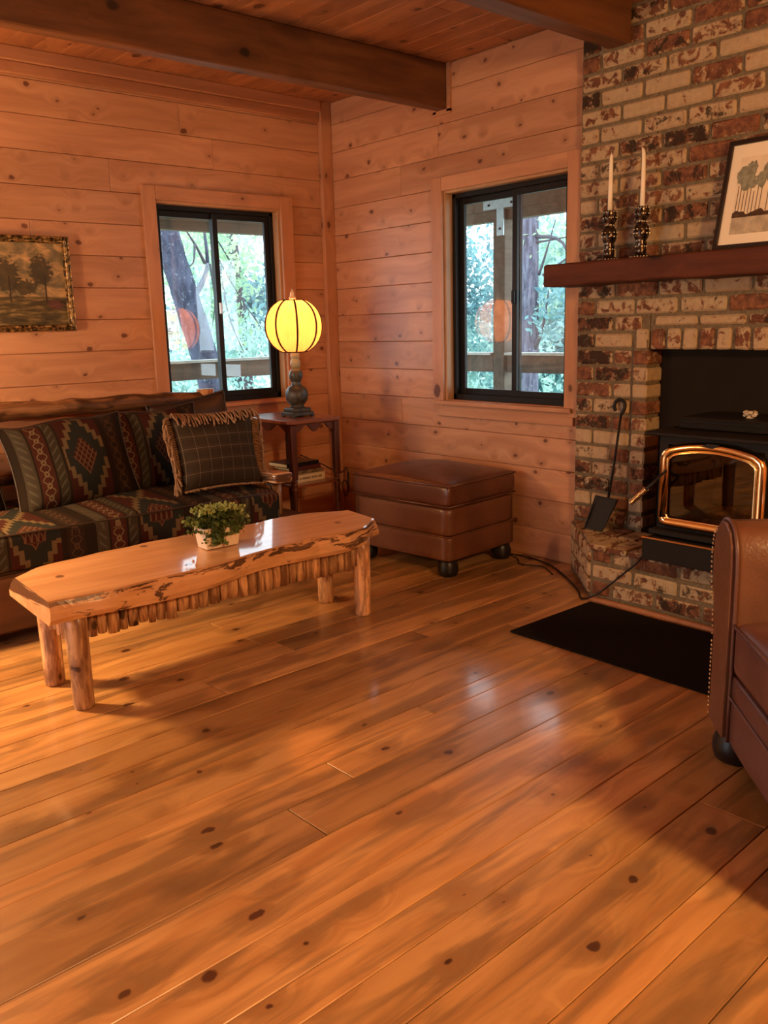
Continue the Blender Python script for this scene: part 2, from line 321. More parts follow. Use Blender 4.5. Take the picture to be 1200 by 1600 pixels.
def kilim(name, voff=0.0, uoff=0.0, k=1.0):   # woven south-western stripes, diamonds and lattice, laid out on the cushion's own UV in metres
    s = NT(name); u0, v0, _ = s.sep(s.tc('UV'))
    u = s.math('ADD', u0, uoff + 4.2); v = s.math('ADD', v0, voff + 4.0)
    P = 0.60
    f = s.math('FRACT', s.math('DIVIDE', u, P))
    um = s.math('MULTIPLY', f, P)
    DK, GR, RD, OL, TN, TL = (0.030, 0.018, 0.011), (0.105, 0.085, 0.058), (0.115, 0.032, 0.020), (0.080, 0.066, 0.040), (0.32, 0.23, 0.115), (0.034, 0.040, 0.036)
    st = [(0.0, DK), (0.02, GR), (0.12, DK), (0.135, RD), (0.265, DK), (0.28, OL), (0.36, DK), (0.375, (0.055, 0.030, 0.018)), (0.745, DK), (0.80, (0.050, 0.028, 0.018)), (0.93, DK)]
    col = s.ramp(f, [(p, sc3(c, k)) for p, c in st], 'CONSTANT')
    def ping(a, sc): return s.math('PINGPONG', a, sc)
    def both(a, b): return s.math('MULTIPLY', a, b)
    # small flower chains: bright one on the red band, dim one on the far dark band
    for cu, cc, rc_ in ((0.120, (0.40, 0.30, 0.17), RD), (0.519, (0.17, 0.10, 0.055), (0.09, 0.03, 0.02))):
        dv = ping(v, 0.030); du = s.math('ABSOLUTE', s.math('SUBTRACT', um, cu))
        q = s.math('ADD', du, s.math('MULTIPLY', dv, 0.8)); x_ = s.math('ABSOLUTE', s.math('SUBTRACT', du, s.math('MULTIPLY', dv, 0.9)))
        m = both(s.math('MAXIMUM', s.math('LESS_THAN', q, 0.015), s.math('LESS_THAN', x_, 0.0035)), s.math('LESS_THAN', du, 0.026))
        col = s.mix(both(m, 0.85), col, sc3(cc, k))
        col = s.mix(s.math('LESS_THAN', q, 0.006), col, sc3(rc_, k))
    # slanting leaf marks on the grey and olive bands
    for cu, sg in ((0.042, 1.0), (0.192, -1.0)):
        a = ping(s.math('ADD', v, s.math('MULTIPLY', um, sg)), 0.022)
        e = s.math('ABSOLUTE', s.math('SUBTRACT', um, cu))
        col = s.mix(both(both(s.math('LESS_THAN', a, 0.007), s.math('LESS_THAN', e, 0.018)), 0.7), col, sc3((0.20, 0.18, 0.13), k))
    # stepped medallion with feathered tan edge (centre .336 m), repeating every .48 m up the cloth
    us = s.math('SNAP', um, 0.011)
    ex = s.math('ABSOLUTE', s.math('SUBTRACT', us, 0.336)); ey = ping(v, 0.24)
    fe = s.math('MULTIPLY', s.math('PINGPONG', us, 0.011), 9.0)
    md = s.math('ADD', s.math('ADD', s.math('DIVIDE', ex, 0.115), s.math('DIVIDE', ey, 0.24)), fe)
    inb = s.math('LESS_THAN', ex, 0.108)
    col = s.mix(both(inb, s.math('LESS_THAN', md, 1.02)), col, sc3(TL, k))
    col = s.mix(both(inb, s.math('GREATER_THAN', md, 1.28)), col, sc3((0.095, 0.022, 0.015), k))
    col = s.mix(both(both(inb, 0.8), both(s.math('GREATER_THAN', md, 1.02), s.math('LESS_THAN', md, 1.28))), col, sc3(TN, k))
    fx = s.math('SUBTRACT', um, 0.336)
    l1 = ping(s.math('ADD', fx, s.math('MULTIPLY', v, 0.62)), 0.0135); l2 = ping(s.math('SUBTRACT', fx, s.math('MULTIPLY', v, 0.62)), 0.0135)
    lat = s.math('LESS_THAN', s.math('MINIMUM', l1, l2), 0.0033)
    core = s.math('LESS_THAN', s.math('ADD', s.math('DIVIDE', s.math('ABSOLUTE', fx), 0.066), s.math('DIVIDE', ping(v, 0.24), 0.105)), 1.0)
    col = s.mix(core, col, sc3((0.095, 0.020, 0.013), k))
    col = s.mix(both(both(lat, core), 0.8), col, sc3((0.28, 0.17, 0.095), k))
    n = s.noise(s.comb(s.math('MULTIPLY', u, 300), s.math('MULTIPLY', v, 300), 0), 1, 2)
    col = s.mix(s.math('MULTIPLY', n, 0.35), col, sc3((0.05, 0.035, 0.022), k))
    s.bump(n, 0.3, 0.002)
    return s.fin(col, 0.92, 0, 0.12)
MAT['kilim'] = kilim('kilim_seat', 0.30, 0.10, 0.52)
MAT['kilim2'] = kilim('kilim_back', 0.32, 0.0, 0.46)

def plaid():
    s = NT('green_plaid'); u, v, _ = s.sep(s.tc('UV'))
    base = (0.036, 0.025, 0.014)
    def line(c, per, w, o=0.0): return s.math('LESS_THAN', s.math('PINGPONG', s.math('ADD', c, o + 5), per / 2), w)
    col = s.mix(s.math('MULTIPLY', s.math('LESS_THAN', s.math('PINGPONG', s.math('ADD', u, 5), 0.033), 0.016), 0.4), base, (0.030, 0.020, 0.014))
    col = s.mix(s.math('MULTIPLY', s.math('LESS_THAN', s.math('PINGPONG', s.math('ADD', v, 5), 0.033), 0.016), 0.4), col, (0.055, 0.034, 0.020))
    col = s.mix(s.math('MULTIPLY', line(u, 0.066, 0.0013), 0.6), col, (0.17, 0.135, 0.085))
    col = s.mix(s.math('MULTIPLY', line(v, 0.066, 0.0013), 0.6), col, (0.17, 0.135, 0.085))
    n = s.noise(s.comb(s.math('MULTIPLY', u, 400), s.math('MULTIPLY', v, 400), 0), 1, 2); s.bump(n, 0.25, 0.002)
    return s.fin(col, 0.9, 0, 0.15)
MAT['plaid'] = plaid()
MAT['fringe'] = plain('tan_fringe', (0.27, 0.165, 0.095), 0.9, 0, 0.1, 0.2, 40)
MAT['dark_cushion'] = leather('dark_brown_cushion', (0.020, 0.010, 0.007), (0.038, 0.020, 0.013), 0.5)

def painting_mat():     # loose landscape: cloudy sky, dark trees, pond
    s = NT('oil_landscape'); u, v, _ = s.sep(s.tc('UV'))
    p = s.comb(u, v, 0)
    n = s.noise(p, 7, 5, 0.6, 0.8); n2 = s.noise(s.comb(s.math('MULTIPLY', u, 3), s.math('MULTIPLY', v, 12), 4), 2.2, 5, 0.6, 0.6)
    sky = s.ramp(n, [(0.3, (0.10, 0.082, 0.050)), (0.46, (0.19, 0.145, 0.075)), (0.56, (0.36, 0.23, 0.105)), (0.68, (0.52, 0.33, 0.15))])
    gr = s.ramp(n2, [(0.3, (0.014, 0.012, 0.007)), (0.48, (0.055, 0.042, 0.018)), (0.58, (0.13, 0.09, 0.032)), (0.72, (0.28, 0.20, 0.09))])
    col = s.mix(s.step(s.math('ADD', v, s.math('MULTIPLY', n, 0.05)), 0.36, 0.39), gr, sky)
    def blob(cu, cv, ru, rv, amp):
        d = s.math('SQRT', s.math('ADD', s.math('POWER', s.math('DIVIDE', s.math('SUBTRACT', u, cu), ru), 2.0), s.math('POWER', s.math('DIVIDE', s.math('SUBTRACT', v, cv), rv), 2.0)))
        return s.step(s.math('ADD', d, s.math('MULTIPLY', s.math('SUBTRACT', s.noise(p, 26, 4), 0.5), amp)), 0.75, 1.05, 1.0, 0.0)
    for cu, cv, ru, rv in ((0.80, 0.66, 0.10, 0.20), (0.52, 0.60, 0.12, 0.22), (0.66, 0.46, 0.10, 0.10), (0.20, 0.55, 0.14, 0.25)):
        col = s.mix(s.math('MULTIPLY', blob(cu, cv, ru, rv, 1.6), 0.9), col, (0.026, 0.024, 0.014))
    for cu in (0.83, 0.54, 0.22):
        m = s.math('MULTIPLY', s.math('LESS_THAN', s.math('ABSOLUTE', s.math('SUBTRACT', u, cu)), 0.006), s.math('MULTIPLY', s.math('GREATER_THAN', v, 0.28), s.math('LESS_THAN', v, 0.6)))
        col = s.mix(m, col, (0.020, 0.014, 0.010))
    col = s.mix(s.math('MULTIPLY', blob(0.90, 0.25, 0.07, 0.06, 1.4), 0.7), col, (0.11, 0.028, 0.030))
    s.bump(n2, 0.3, 0.003)
    return s.fin(col, 0.35, 0, 0.5)
MAT['painting'] = painting_mat()
def gilt():
    s = NT('aged_gilt_frame'); n = s.noise(s.tc('Object'), 55, 5, 0.7)
    col = s.mix(s.step(n, 0.42, 0.60), (0.030, 0.016, 0.008), (0.50, 0.30, 0.11))
    s.bump(n, 0.6, 0.006); return s.fin(col, 0.35, 0.5, 0.5)
MAT['gilt'] = gilt()

# outdoors
def leafmat(name, c1, c2, tl=0.5):
    s = NT(name); n = s.noise(s.tc('Object'), 1.7, 3); w = s.noise(s.tc('Object'), 40, 1)
    col = s.mix(s.step(s.math('ADD', s.math('MULTIPLY', n, 0.7), s.math('MULTIPLY', w, 0.3)), 0.38, 0.62), c1, c2)
    s.fin(col, 0.5, 0, 0.3)
    t = s.node('ShaderNodeBsdfTranslucent'); s.set(t.inputs[0], col)
    mx = s.node('ShaderNodeMixShader'); mx.inputs[0].default_value = tl
    s.t.links.new(s.b.outputs[0], mx.inputs[1]); s.t.links.new(t.outputs[0], mx.inputs[2]); s.t.links.new(mx.outputs[0], s.out.inputs[0])
    return s.m
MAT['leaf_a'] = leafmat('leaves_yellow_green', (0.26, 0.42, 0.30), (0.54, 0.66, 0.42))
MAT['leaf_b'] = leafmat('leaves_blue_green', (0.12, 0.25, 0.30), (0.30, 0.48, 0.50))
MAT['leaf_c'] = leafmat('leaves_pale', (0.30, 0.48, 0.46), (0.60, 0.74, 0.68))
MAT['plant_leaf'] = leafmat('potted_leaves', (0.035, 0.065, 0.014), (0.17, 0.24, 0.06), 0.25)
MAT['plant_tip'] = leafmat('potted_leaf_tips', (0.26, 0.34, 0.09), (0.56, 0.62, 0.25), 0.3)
def bark(name, a, b, st):
    s = NT(name); x, y, z = s.sep(s.tc('Object'))
    n = s.noise(s.comb(s.math('MULTIPLY', x, st), s.math('MULTIPLY', y, st), s.math('MULTIPLY', z, 3.5)), 1.0, 6, 0.7)
    sp = s.noise(s.tc('Object'), 22, 4, 0.7)
    col = s.mix(s.step(n, 0.38, 0.62), a, b); col = s.mix(s.step(sp, 0.60, 0.68), col, (0.24, 0.26, 0.33))
    s.bump(n, 0.6, 0.03); return s.fin(col, 0.9, 0, 0.1)
MAT['bark_a'] = bark('oak_bark', (0.045, 0.047, 0.075), (0.10, 0.10, 0.15), 9)
MAT['bark_b'] = bark('pine_bark', (0.08, 0.07, 0.10), (0.18, 0.165, 0.22), 22)
MAT['twig'] = plain('twig', (0.075, 0.065, 0.085), 0.9)
MAT['ground'] = plain('forest_floor', (0.32, 0.44, 0.34), 0.95, 0, 0.1, 0.4, 2.5)

# ------------------------------------------------------------------ mesh helpers
class G:
    def __init__(s): s.v = []; s.f = []; s.uv = {}
    def add(s, vs, fs):
        o = len(s.v); s.v += [tuple(p) for p in vs]; s.f += [tuple(i + o for i in f) for f in fs]; return o
    def box(s, c, d, ch=0.0, rot=None, jit=0.0):
        hx, hy, hz = d[0] / 2, d[1] / 2, d[2] / 2
        if ch <= 0:
            vs = [(x, y, z) for x in (-hx, hx) for y in (-hy, hy) for z in (-hz, hz)]
            fs = [(0, 1, 3, 2), (4, 6, 7, 5), (0, 4, 5, 1), (2, 3, 7, 6), (0, 2, 6, 4), (1, 5, 7, 3)]
        else:
            vs = []; idx = {}
            for sx in (-1, 1):
                for sy in (-1, 1):
                    for sz in (-1, 1):
                        jx, jy, jz = (random.uniform(-jit, jit) for _ in range(3)) if jit else (0, 0, 0)
                        for k in range(3):
                            e = [ch, ch, ch]; e[k] = 0
                            idx[(sx, sy, sz, k)] = len(vs)
                            vs.append((sx * (hx - e[0]) + jx, sy * (hy - e[1]) + jy, sz * (hz - e[2]) + jz))
            fs = []
            sg = (-1, 1)
            for a in sg:
                fs.append([idx[(a, *q, 0)] for q in ((-1, -1), (1, -1), (1, 1), (-1, 1))])
                fs.append([idx[(q[0], a, q[1], 1)] for q in ((-1, -1), (1, -1), (1, 1), (-1, 1))])
                fs.append([idx[(*q, a, 2)] for q in ((-1, -1), (1, -1), (1, 1), (-1, 1))])
            for a in sg:
                for b in sg:
                    fs.append([idx[(a, b, -1, 0)], idx[(a, b, 1, 0)], idx[(a, b, 1, 1)], idx[(a, b, -1, 1)]])
                    fs.append([idx[(a, -1, b, 0)], idx[(a, 1, b, 0)], idx[(a, 1, b, 2)], idx[(a, -1, b, 2)]])
                    fs.append([idx[(-1, a, b, 1)], idx[(1, a, b, 1)], idx[(1, a, b, 2)], idx[(-1, a, b, 2)]])
                    for d2 in sg: fs.append([idx[(a, b, d2, 0)], idx[(a, b, d2, 1)], idx[(a, b, d2, 2)]])
        out = []
        for f in fs:    # outward winding
            a, b, c2 = (Vector(vs[i]) for i in f[:3]); n = (b - a).cross(c2 - a)
            m = sum((Vector(vs[i]) for i in f), Vector()) / len(f)
            out.append(tuple(f) if n.dot(m) > 0 else tuple(reversed(f)))
        if rot is not None: vs = [rot @ Vector(p) for p in vs]
        s.add([(p[0] + c[0], p[1] + c[1], p[2] + c[2]) for p in vs], out); return s
    def lathe(s, prof, n=24, c=(0, 0, 0), wob=None, cap=True):
        vs = []; fs = []
        for j, (r, z) in enumerate(prof):
            for i in range(n):
                a = 2 * PI * i / n; rr = r * (wob(a, z) if wob else 1)
                vs.append((c[0] + rr * math.cos(a), c[1] + rr * math.sin(a), c[2] + z))
        for j in range(len(prof) - 1):
            for i in range(n):
                k = (i + 1) % n; fs.append((j * n + i, j * n + k, (j + 1) * n + k, (j + 1) * n + i))
        if cap: fs.append(tuple(reversed(range(n)))); fs.append(tuple((len(prof) - 1) * n + i for i in range(n)))
        s.add(vs, fs); return s
    def tube(s, pts, r, n=8, cap=True, wob=0.0):
        pts = [Vector(p) for p in pts]; m = len(pts)
        rs = r if isinstance(r, (list, tuple)) else [r] * m
        t0 = (pts[1] - pts[0]).normalized(); up = Vector((0, 0, 1)) if abs(t0.z) < 0.9 else Vector((1, 0, 0))
        nrm = t0.cross(up).normalized(); vs = []; fs = []
        for j in range(m):
            t = (pts[min(j + 1, m - 1)] - pts[max(j - 1, 0)]).normalized()
            nrm = (nrm - t * nrm.dot(t)).normalized(); bn = t.cross(nrm)
            for i in range(n):
                a = 2 * PI * i / n; q = rs[j] * (1 + (random.uniform(-wob, wob) if wob else 0))
                vs.append(pts[j] + nrm * (q * math.cos(a)) + bn * (q * math.sin(a)))
        for j in range(m - 1):
            for i in range(n):
                k = (i + 1) % n; fs.append((j * n + i, j * n + k, (j + 1) * n + k, (j + 1) * n + i))
        if cap: fs.append(tuple(reversed(range(n)))); fs.append(tuple((m - 1) * n + i for i in range(n)))
        s.add(vs, fs); return s
    def prism(s, poly, axis, a, b):     # outline in the two other axes, extruded along axis from a to b
        n = len(poly)
        def P(q, h):
            return {0: (h, q[0], q[1]), 1: (q[0], h, q[1]), 2: (q[0], q[1], h)}[axis]
        vs = [P(q, a) for q in poly] + [P(q, b) for q in poly]
        fs = [tuple(range(n)), tuple(range(2 * n - 1, n - 1, -1))] + [(i, i + n, (i + 1) % n + n, (i + 1) % n) for i in range(n)]
        s.add(vs, fs); return s

def build(name, g, mat, parent=None, smooth=False, loc=None, rot=None, sub=0, bevel=0.0, color=None, uv=None, fixn=False):
    me = bpy.data.meshes.new(name); me.from_pydata(g.v, [], g.f)
    if fixn:
        import bmesh
        bm = bmesh.new(); bm.from_mesh(me); bmesh.ops.recalc_face_normals(bm, faces=bm.faces); bm.to_mesh(me); bm.free()
    if uv is not None:
        l = me.uv_layers.new(name='UVMap')
        vi = np.empty(len(me.loops), dtype=np.int32); me.loops.foreach_get('vertex_index', vi)
        l.data.foreach_set('uv', np.asarray(uv, dtype=np.float32)[vi].ravel())
    if smooth: me.polygons.foreach_set('use_smooth', [True] * len(me.polygons))
    me.materials.append(MAT[mat] if isinstance(mat, str) else mat)
    o = bpy.data.objects.new(name, me); COL.objects.link(o)
    if parent is not None: o.parent = parent
    if loc is not None: o.location = loc
    if rot is not None: o.rotation_euler = rot
    if color is not None: o.color = color
    if bevel:
        m = o.modifiers.new('bevel', 'BEVEL'); m.width = bevel; m.segments = 2; m.limit_method = 'ANGLE'
    if sub:
        m = o.modifiers.new('sub', 'SUBSURF'); m.levels = sub; m.render_levels = sub
    return o
def place(o, parent, loc=None, rot=None):
    o.parent = parent
    if loc is not None: o.location = loc
    if rot is not None: o.rotation_euler = rot
    return o
def link_copy(src, parent, loc, rot=None, color=None):
    c = src.copy(); COL.objects.link(c); c.parent = parent; c.location = loc
    if rot is not None: c.rotation_euler = rot
    if color is not None: c.color = color
    return c
def thing(name, label, cat, loc=(0, 0, 0), rz=0.0, group=None):
    o = bpy.data.objects.new(name, None); COL.objects.link(o); o.location = loc; o.rotation_euler = (0, 0, rz)
    o.empty_display_size = 0.1
    return tag(o, label, cat, group)
def tag(o, label, cat, group=None):
    o['label'] = label; o['category'] = cat
    if group: o['group'] = group
    return o
def struct(name, label=None, g=None, mat=None, **kw):
    if g is None:
        o = bpy.data.objects.new(name, None); COL.objects.link(o); o.empty_display_size = 0.1
    else: o = build(name, g, mat, **kw)
    o['kind'] = 'structure'
    if label: o['label'] = label
    return o
def boxes(*bs, ch=0.0):
    g = G()
    for lo, hi in bs:
        g.box([(a + b) / 2 for a, b in zip(lo, hi)], [abs(b - a) for a, b in zip(lo, hi)], ch)
    return g
def smoothpath(pts, n=6):
    P = [Vector(p) for p in pts]; out = []
    for i in range(len(P) - 1):
        p0, p1, p2, p3 = P[max(i - 1, 0)], P[i], P[i + 1], P[min(i + 2, len(P) - 1)]
        for k in range(n):
            t = k / n
            out.append(0.5 * ((2 * p1) + (p2 - p0) * t + (2 * p0 - 5 * p1 + 4 * p2 - p3) * t * t + (-p0 + 3 * p1 - 3 * p2 + p3) * t ** 3))
    out.append(P[-1]); return out

# ================================================================== the room shell
XL, YF, CEIL = -6.6, -7.2, 2.69
# floor: sub floor slab plus planks of mixed width, running almost along the back wall
floor = struct('floor', 'varnished knotty pine plank floor', boxes(((XL, YF, -0.14), (0.16, 0.16, -0.022))), 'floor')
TH = math.atan(0.030)
seams = [0.20]
w_list = [0.13, 0.155, 0.10, 0.18, 0.14, 0.12, 0.165, 0.10, 0.15, 0.13, 0.175, 0.115, 0.14, 0.16, 0.12, 0.13, 0.175]
y = -2.18
up = []
random.seed(5)
while y < 0.25:
    y += random.choice([0.10, 0.125, 0.14, 0.155, 0.175]); up.append(y)
seams = sorted(up, reverse=True) + [-2.18, -2.29, -2.425, -2.575, -2.741, -2.826, -2.953, -3.126, -3.328, -3.478, -3.578, -3.715, -3.90, -3.978, -4.107]
while seams[-1] > -6.0: seams.append(seams[-1] - random.choice([0.10, 0.125, 0.14, 0.16, 0.18, 0.2]))
for i in range(len(seams) - 1):
    ya, yb = seams[i], seams[i + 1]; w = ya - yb; yc = (ya + yb) / 2
    x = -6.5 + random.uniform(-1.5, 0)
    while x < 0.0:
        L = random.uniform(1.9, 3.9); x1 = min(x + L, 0.02)
        if x1 > -0.7: x1 = 0.02
        a0, a1 = max(x, -6.5), x1
        if a1 > -5.0:
            t = a0 + (a1 - a0) / 2
            cy = yc + (t + 2.5) * 0.030
            if cy < 0.06 - w / 2 + 0.05 and cy > -6.0:
                g = G().box((0, 0, -0.011), (a1 - a0 - 0.0022, w - 0.0022, 0.022), 0.0018)
                build('plank', g, 'floor', floor, loc=(t, cy, random.uniform(-0.0006, 0.0)), rot=(0, 0, TH))
        x = x1

# walls
Z0, DZ = 0.160, 0.1711
def wall_planks(wall, to_world, length_lo, length_hi, openings, mat='wall', seed=1):
    random.seed(seed)
    zs = [0.0] + [Z0 + DZ * k for k in range(16) if Z0 + DZ * k < CEIL - 0.02] + [CEIL]
    for i in range(len(zs) - 1):
        z0, z1 = zs[i], zs[i + 1]; zc = (z0 + z1) / 2
        cuts = [(length_lo, length_hi)]
        for (a, b, za, zb) in openings:
            if za < zc < zb:
                new = []
                for (p, q) in cuts:
                    if a > p: new.append((p, min(a, q)))
                    if b < q: new.append((max(b, p), q))
                cuts = [c for c in new if c[1] - c[0] > 0.01]
        for (p, q) in cuts:
            joints = [p]; t = p + random.uniform(1.2, 4.0)
            while t < q - 0.4:
                joints.append(t); t += random.uniform(2.2, 4.2)
            joints.append(q)
            for a, b in zip(joints, joints[1:]):
                g = G().box((0, 0, -0.01), (b - a - 0.001, z1 - z0 - 0.002, 0.02), 0.0025)
                o = build('plank', g, mat, wall)
                o.matrix_local = to_world((a + b) / 2, zc, random.uniform(-0.0008, 0.0004))
def mw_back(s, z, d):   # local x along +x, local y up, local z out of the wall (towards -y)
    return Matrix(((1, 0, 0, s), (0, 0, -1, -d), (0, 1, 0, z), (0, 0, 0, 1)))
def mw_right(s, z, d):  # s is the world y; local x along -y, out of the wall is -x
    return Matrix(((0, 0, -1, -d), (-1, 0, 0, s), (0, 1, 0, z), (0, 0, 0, 1)))
W1 = (-1.272, -0.410, 0.842, 2.020)      # opening of the window behind the sofa (x range, z range)
W2 = (-1.945, -1.046, 0.842, 2.028)      # opening of the window by the chimney (y range, z range)
wb = struct('wall_back', 'knotty pine board wall behind the sofa', boxes(
    ((XL, 0.02, 0), (W1[0], 0.16, 2.9)), ((W1[1], 0.02, 0), (0.16, 0.16, 2.9)), ((W1[0], 0.02, 0), (W1[1], 0.16, W1[2])), ((W1[0], 0.02, W1[3]), (W1[1], 0.16, 2.9))), 'trim')
wall_planks(wb, mw_back, -4.6, 0.0, [W1], seed=3)
wr = struct('wall_right', 'knotty pine board wall with the chimney', boxes(
    ((0.02, YF, 0), (0.16, -3.56, 2.9)), ((0.02, -2.42, 0), (0.16, W2[0], 2.9)), ((0.02, -3.56, 1.17), (0.16, -2.42, 2.9)), ((0.11, -3.56, 0), (0.16, -2.42, 1.17)), ((0.02, W2[1], 0), (0.16, 0.02, 2.9)), ((0.02, W2[0], 0), (0.16, W2[1], W2[2])), ((0.02, W2[0], W2[3]), (0.16, W2[1], 2.9))), 'trim')
wall_planks(wr, mw_right, -2.34, 0.0, [W2], seed=4)
wall_planks(wr, mw_right, -5.6, -3.6, [], seed=9)
# walls out of the picture, with the glass door opening
DOOR = (-2.95, -1.05, 0.25, 2.05)
struct('wall_left', 'pine wall with the glass door opening', boxes(
    ((XL - 0.15, YF, 0), (XL, DOOR[0], 2.9)), ((XL - 0.15, DOOR[1], 0), (XL, 0.16, 2.9)), ((XL - 0.15, DOOR[0], 0), (XL, DOOR[1], DOOR[2])), ((XL - 0.15, DOOR[0], DOOR[3]), (XL, DOOR[1], 2.9))), 'trim')
struct('wall_front', 'pine wall behind the camera', boxes(((XL - 0.15, YF - 0.15, 0), (0.16, YF, 2.9))), 'trim')

# ceiling boards run towards the back wall
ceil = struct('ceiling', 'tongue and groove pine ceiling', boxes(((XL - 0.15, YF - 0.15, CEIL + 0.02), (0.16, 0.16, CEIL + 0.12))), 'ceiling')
random.seed(21)
x = 0.0; k = 0
while x > -5.2:
    w = 0.135
    ys_ = [0.0, -random.uniform(1.2, 3.4), -5.2]
    for a, b in zip(ys_, ys_[1:]):
        g = G().box((0, 0, 0.01), (a - b - 0.001, w - 0.0015, 0.02), 0.003)
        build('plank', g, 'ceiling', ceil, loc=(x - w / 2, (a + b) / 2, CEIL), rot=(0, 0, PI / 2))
    x -= w
# beams
b1 = struct('beam_1', 'dark stained ceiling beam near the back wall', boxes(((XL, -1.092, 2.455), (-0.004, -1.012, CEIL)), ch=0.006), 'beam')
b2 = struct('beam_2', 'dark stained ceiling beam butting the chimney', boxes(((XL, -2.312, 2.492), (-0.062, -2.196, CEIL)), ch=0.006), 'beam')
struct('trim_1', 'trim board around the beam end', boxes(((-0.012, -1.122, 2.44), (0.0, -1.094, CEIL)), ((-0.012, -1.01, 2.44), (0.0, -0.985, CEIL)), ((-0.012, -1.122, 2.43), (0.0, -0.985, 2.453))), 'trim')
# corner post and crown boards
struct('trim_2', 'pine corner post', boxes(((-0.086, -0.036, 0), (-0.0005, -0.0005, CEIL)), ch=0.003), MAT['cornerz'] if 'cornerz' in MAT else wood('pine_corner', (0.53, 0.26, 0.135), (0.40, 0.178, 0.085), (0.10, 0.03, 0.014), (4.0, 0.09), 0.45, 0.4, 0.05, 0.3, (1.3, 22), 0.1, bump=0.08, axis=2))
struct('trim_3', 'upper crown board on the back wall', boxes(((-4.6, -0.042, 2.624), (-0.087, -0.0005, CEIL)), ch=0.003), 'trim')
struct('trim_4', 'lower crown board on the back wall', boxes(((-4.6, -0.022, 2.567), (-0.087, -0.0005, 2.623)), ch=0.003), 'trim')

# ------------------------------------------------------------------ windows
AX = {}
for _m, _a, _b in (('trim', (0.55, 0.275, 0.14), (0.43, 0.195, 0.095)), ('jamb', (0.50, 0.28, 0.13), (0.42, 0.22, 0.10))):
    AX[_m] = [wood('%s_axis_%d' % (_m, k), _a, _b, (0.10, 0.03, 0.014), (3.0, 0.06), 0.45, 0.4, 0.05, 0.3, (1.3, 22), 0.12, bump=0.08, axis=k) for k in range(3)]
def window(name, label, to, a0, a1, z0, z1, casing, sill, latch_black, midf):
    """to maps (s, d, z) -> world; s along the wall (as seen left to right), d depth outwards."""
    root = struct(name, label)
    def bx(nm, s0, s1, d0, d1, za, zb, mat, par=root, ch=0.002):
        p, q = to(s0, d0, za), to(s1, d1, zb)
        lo = [min(i, j) for i, j in zip(p, q)]; hi = [max(i, j) for i, j in zip(p, q)]
        c = [(i + j) / 2 for i, j in zip(lo, hi)]; d = [j - i for i, j in zip(lo, hi)]
        mat = AX[mat][d.index(max(d))] if mat in AX else mat
        return build(nm, G().box((0, 0, 0), d, min(ch, min(d) * 0.3)), mat, par, loc=c if par is root else [ci - pi for ci, pi in zip(c, par.location)])
    l, r, t = casing
    bx('casing', a0 - l, a0 + 0.004, -0.022, 0, z0 - 0.05, z1 + t, 'trim')
    bx('casing', a1 - 0.004, a1 + r, -0.022, 0, z0 - 0.05, z1 + t, 'trim')
    bx('casing', a0 + 0.005, a1 - 0.005, -0.021, 0, z1 - 0.004, z1 + t, 'trim')
    bx('jamb', a0, a0 + 0.018, 0.001, 0.15, z0, z1, 'jamb'); bx('jamb', a1 - 0.018, a1, 0.001, 0.15, z0, z1, 'jamb')
    bx('jamb', a0 + 0.019, a1 - 0.019, 0.001, 0.15, z1 - 0.018, z1, 'jamb')
    bx('sill', a0 - sill, a1 + min(sill, r), -0.045, 0.15, z0 - 0.025, z0 - 0.002, 'trim')
    bx('apron', a0 - sill * 0.8, a1 + min(sill, r), -0.02, 0, z0 - 0.095, z0 - 0.026, 'trim')
    A0, A1, ZA, ZB = a0 + 0.018, a1 - 0.018, z0 + 0.0, z1 - 0.018
    fr = G()
    def fb(s0, s1, d0, d1, za, zb):
        p, q = to(s0, d0, za), to(s1, d1, zb)
        fr.box([(i + j) / 2 for i, j in zip(p, q)], [abs(j - i) for i, j in zip(p, q)], 0.002)
    F = 0.026
    fb(A0, A0 + F, 0.055, 0.125, ZA, ZB); fb(A1 - F, A1, 0.055, 0.125, ZA, ZB); fb(A0, A1, 0.055, 0.125, ZA, ZA + F + 0.008); fb(A0, A1, 0.055, 0.125, ZB - F, ZB)
    frame = build('frame', fr, 'black_metal', root)
    mid = A0 + (A1 - A0) * midf
    S = 0.034
    for (s0, s1, d) in ((A0 + F, mid + 0.022, 0.102), (mid - 0.014, A1 - F, 0.078)):
        fr = G()
        za, zb = ZA + F + 0.006, ZB - F
        fb(s0, s0 + S, d - 0.011, d + 0.011, za, zb); fb(s1 - S, s1, d - 0.011, d + 0.011, za, zb)
        fb(s0 + S, s1 - S, d - 0.011, d + 0.011, za, za + S); fb(s0 + S, s1 - S, d - 0.011, d + 0.011, zb - S, zb)
        sash = build('sash', fr, 'black_metal', root)
        p, q = to(s0 + S - 0.004, d - 0.002, za + S - 0.004), to(s1 - S + 0.004, d + 0.002, zb - S + 0.004)
        build('pane', G().box([(i + j) / 2 for i, j in zip(p, q)], [abs(j - i) for i, j in zip(p, q)]), 'glass', sash)
    g = G(); p, q = to(mid - 0.006, 0.050, (z0 + z1) / 2 - 0.05), to(mid + 0.014, 0.068, (z0 + z1) / 2 + 0.02)
    g.box([(i + j) / 2 for i, j in zip(p, q)], [abs(j - i) for i, j in zip(p, q)], 0.003)
    build('latch', g, 'latch' if not latch_black else 'black_metal', root)
    return root
window('window_1', 'black framed sliding window behind the sofa in a pine casing', lambda s, d, z: (s, d, z), W1[0], W1[1], W1[2], W1[3], (0.075, 0.085, 0.072), 0.03, False, 0.495)
window('window_2', 'black framed sliding window beside the brick chimney', lambda s, d, z: (d, -s, z), -W2[1], -W2[0], W2[2], W2[3], (0.078, 0.08, 0.072), 0.055, True, 0.53)

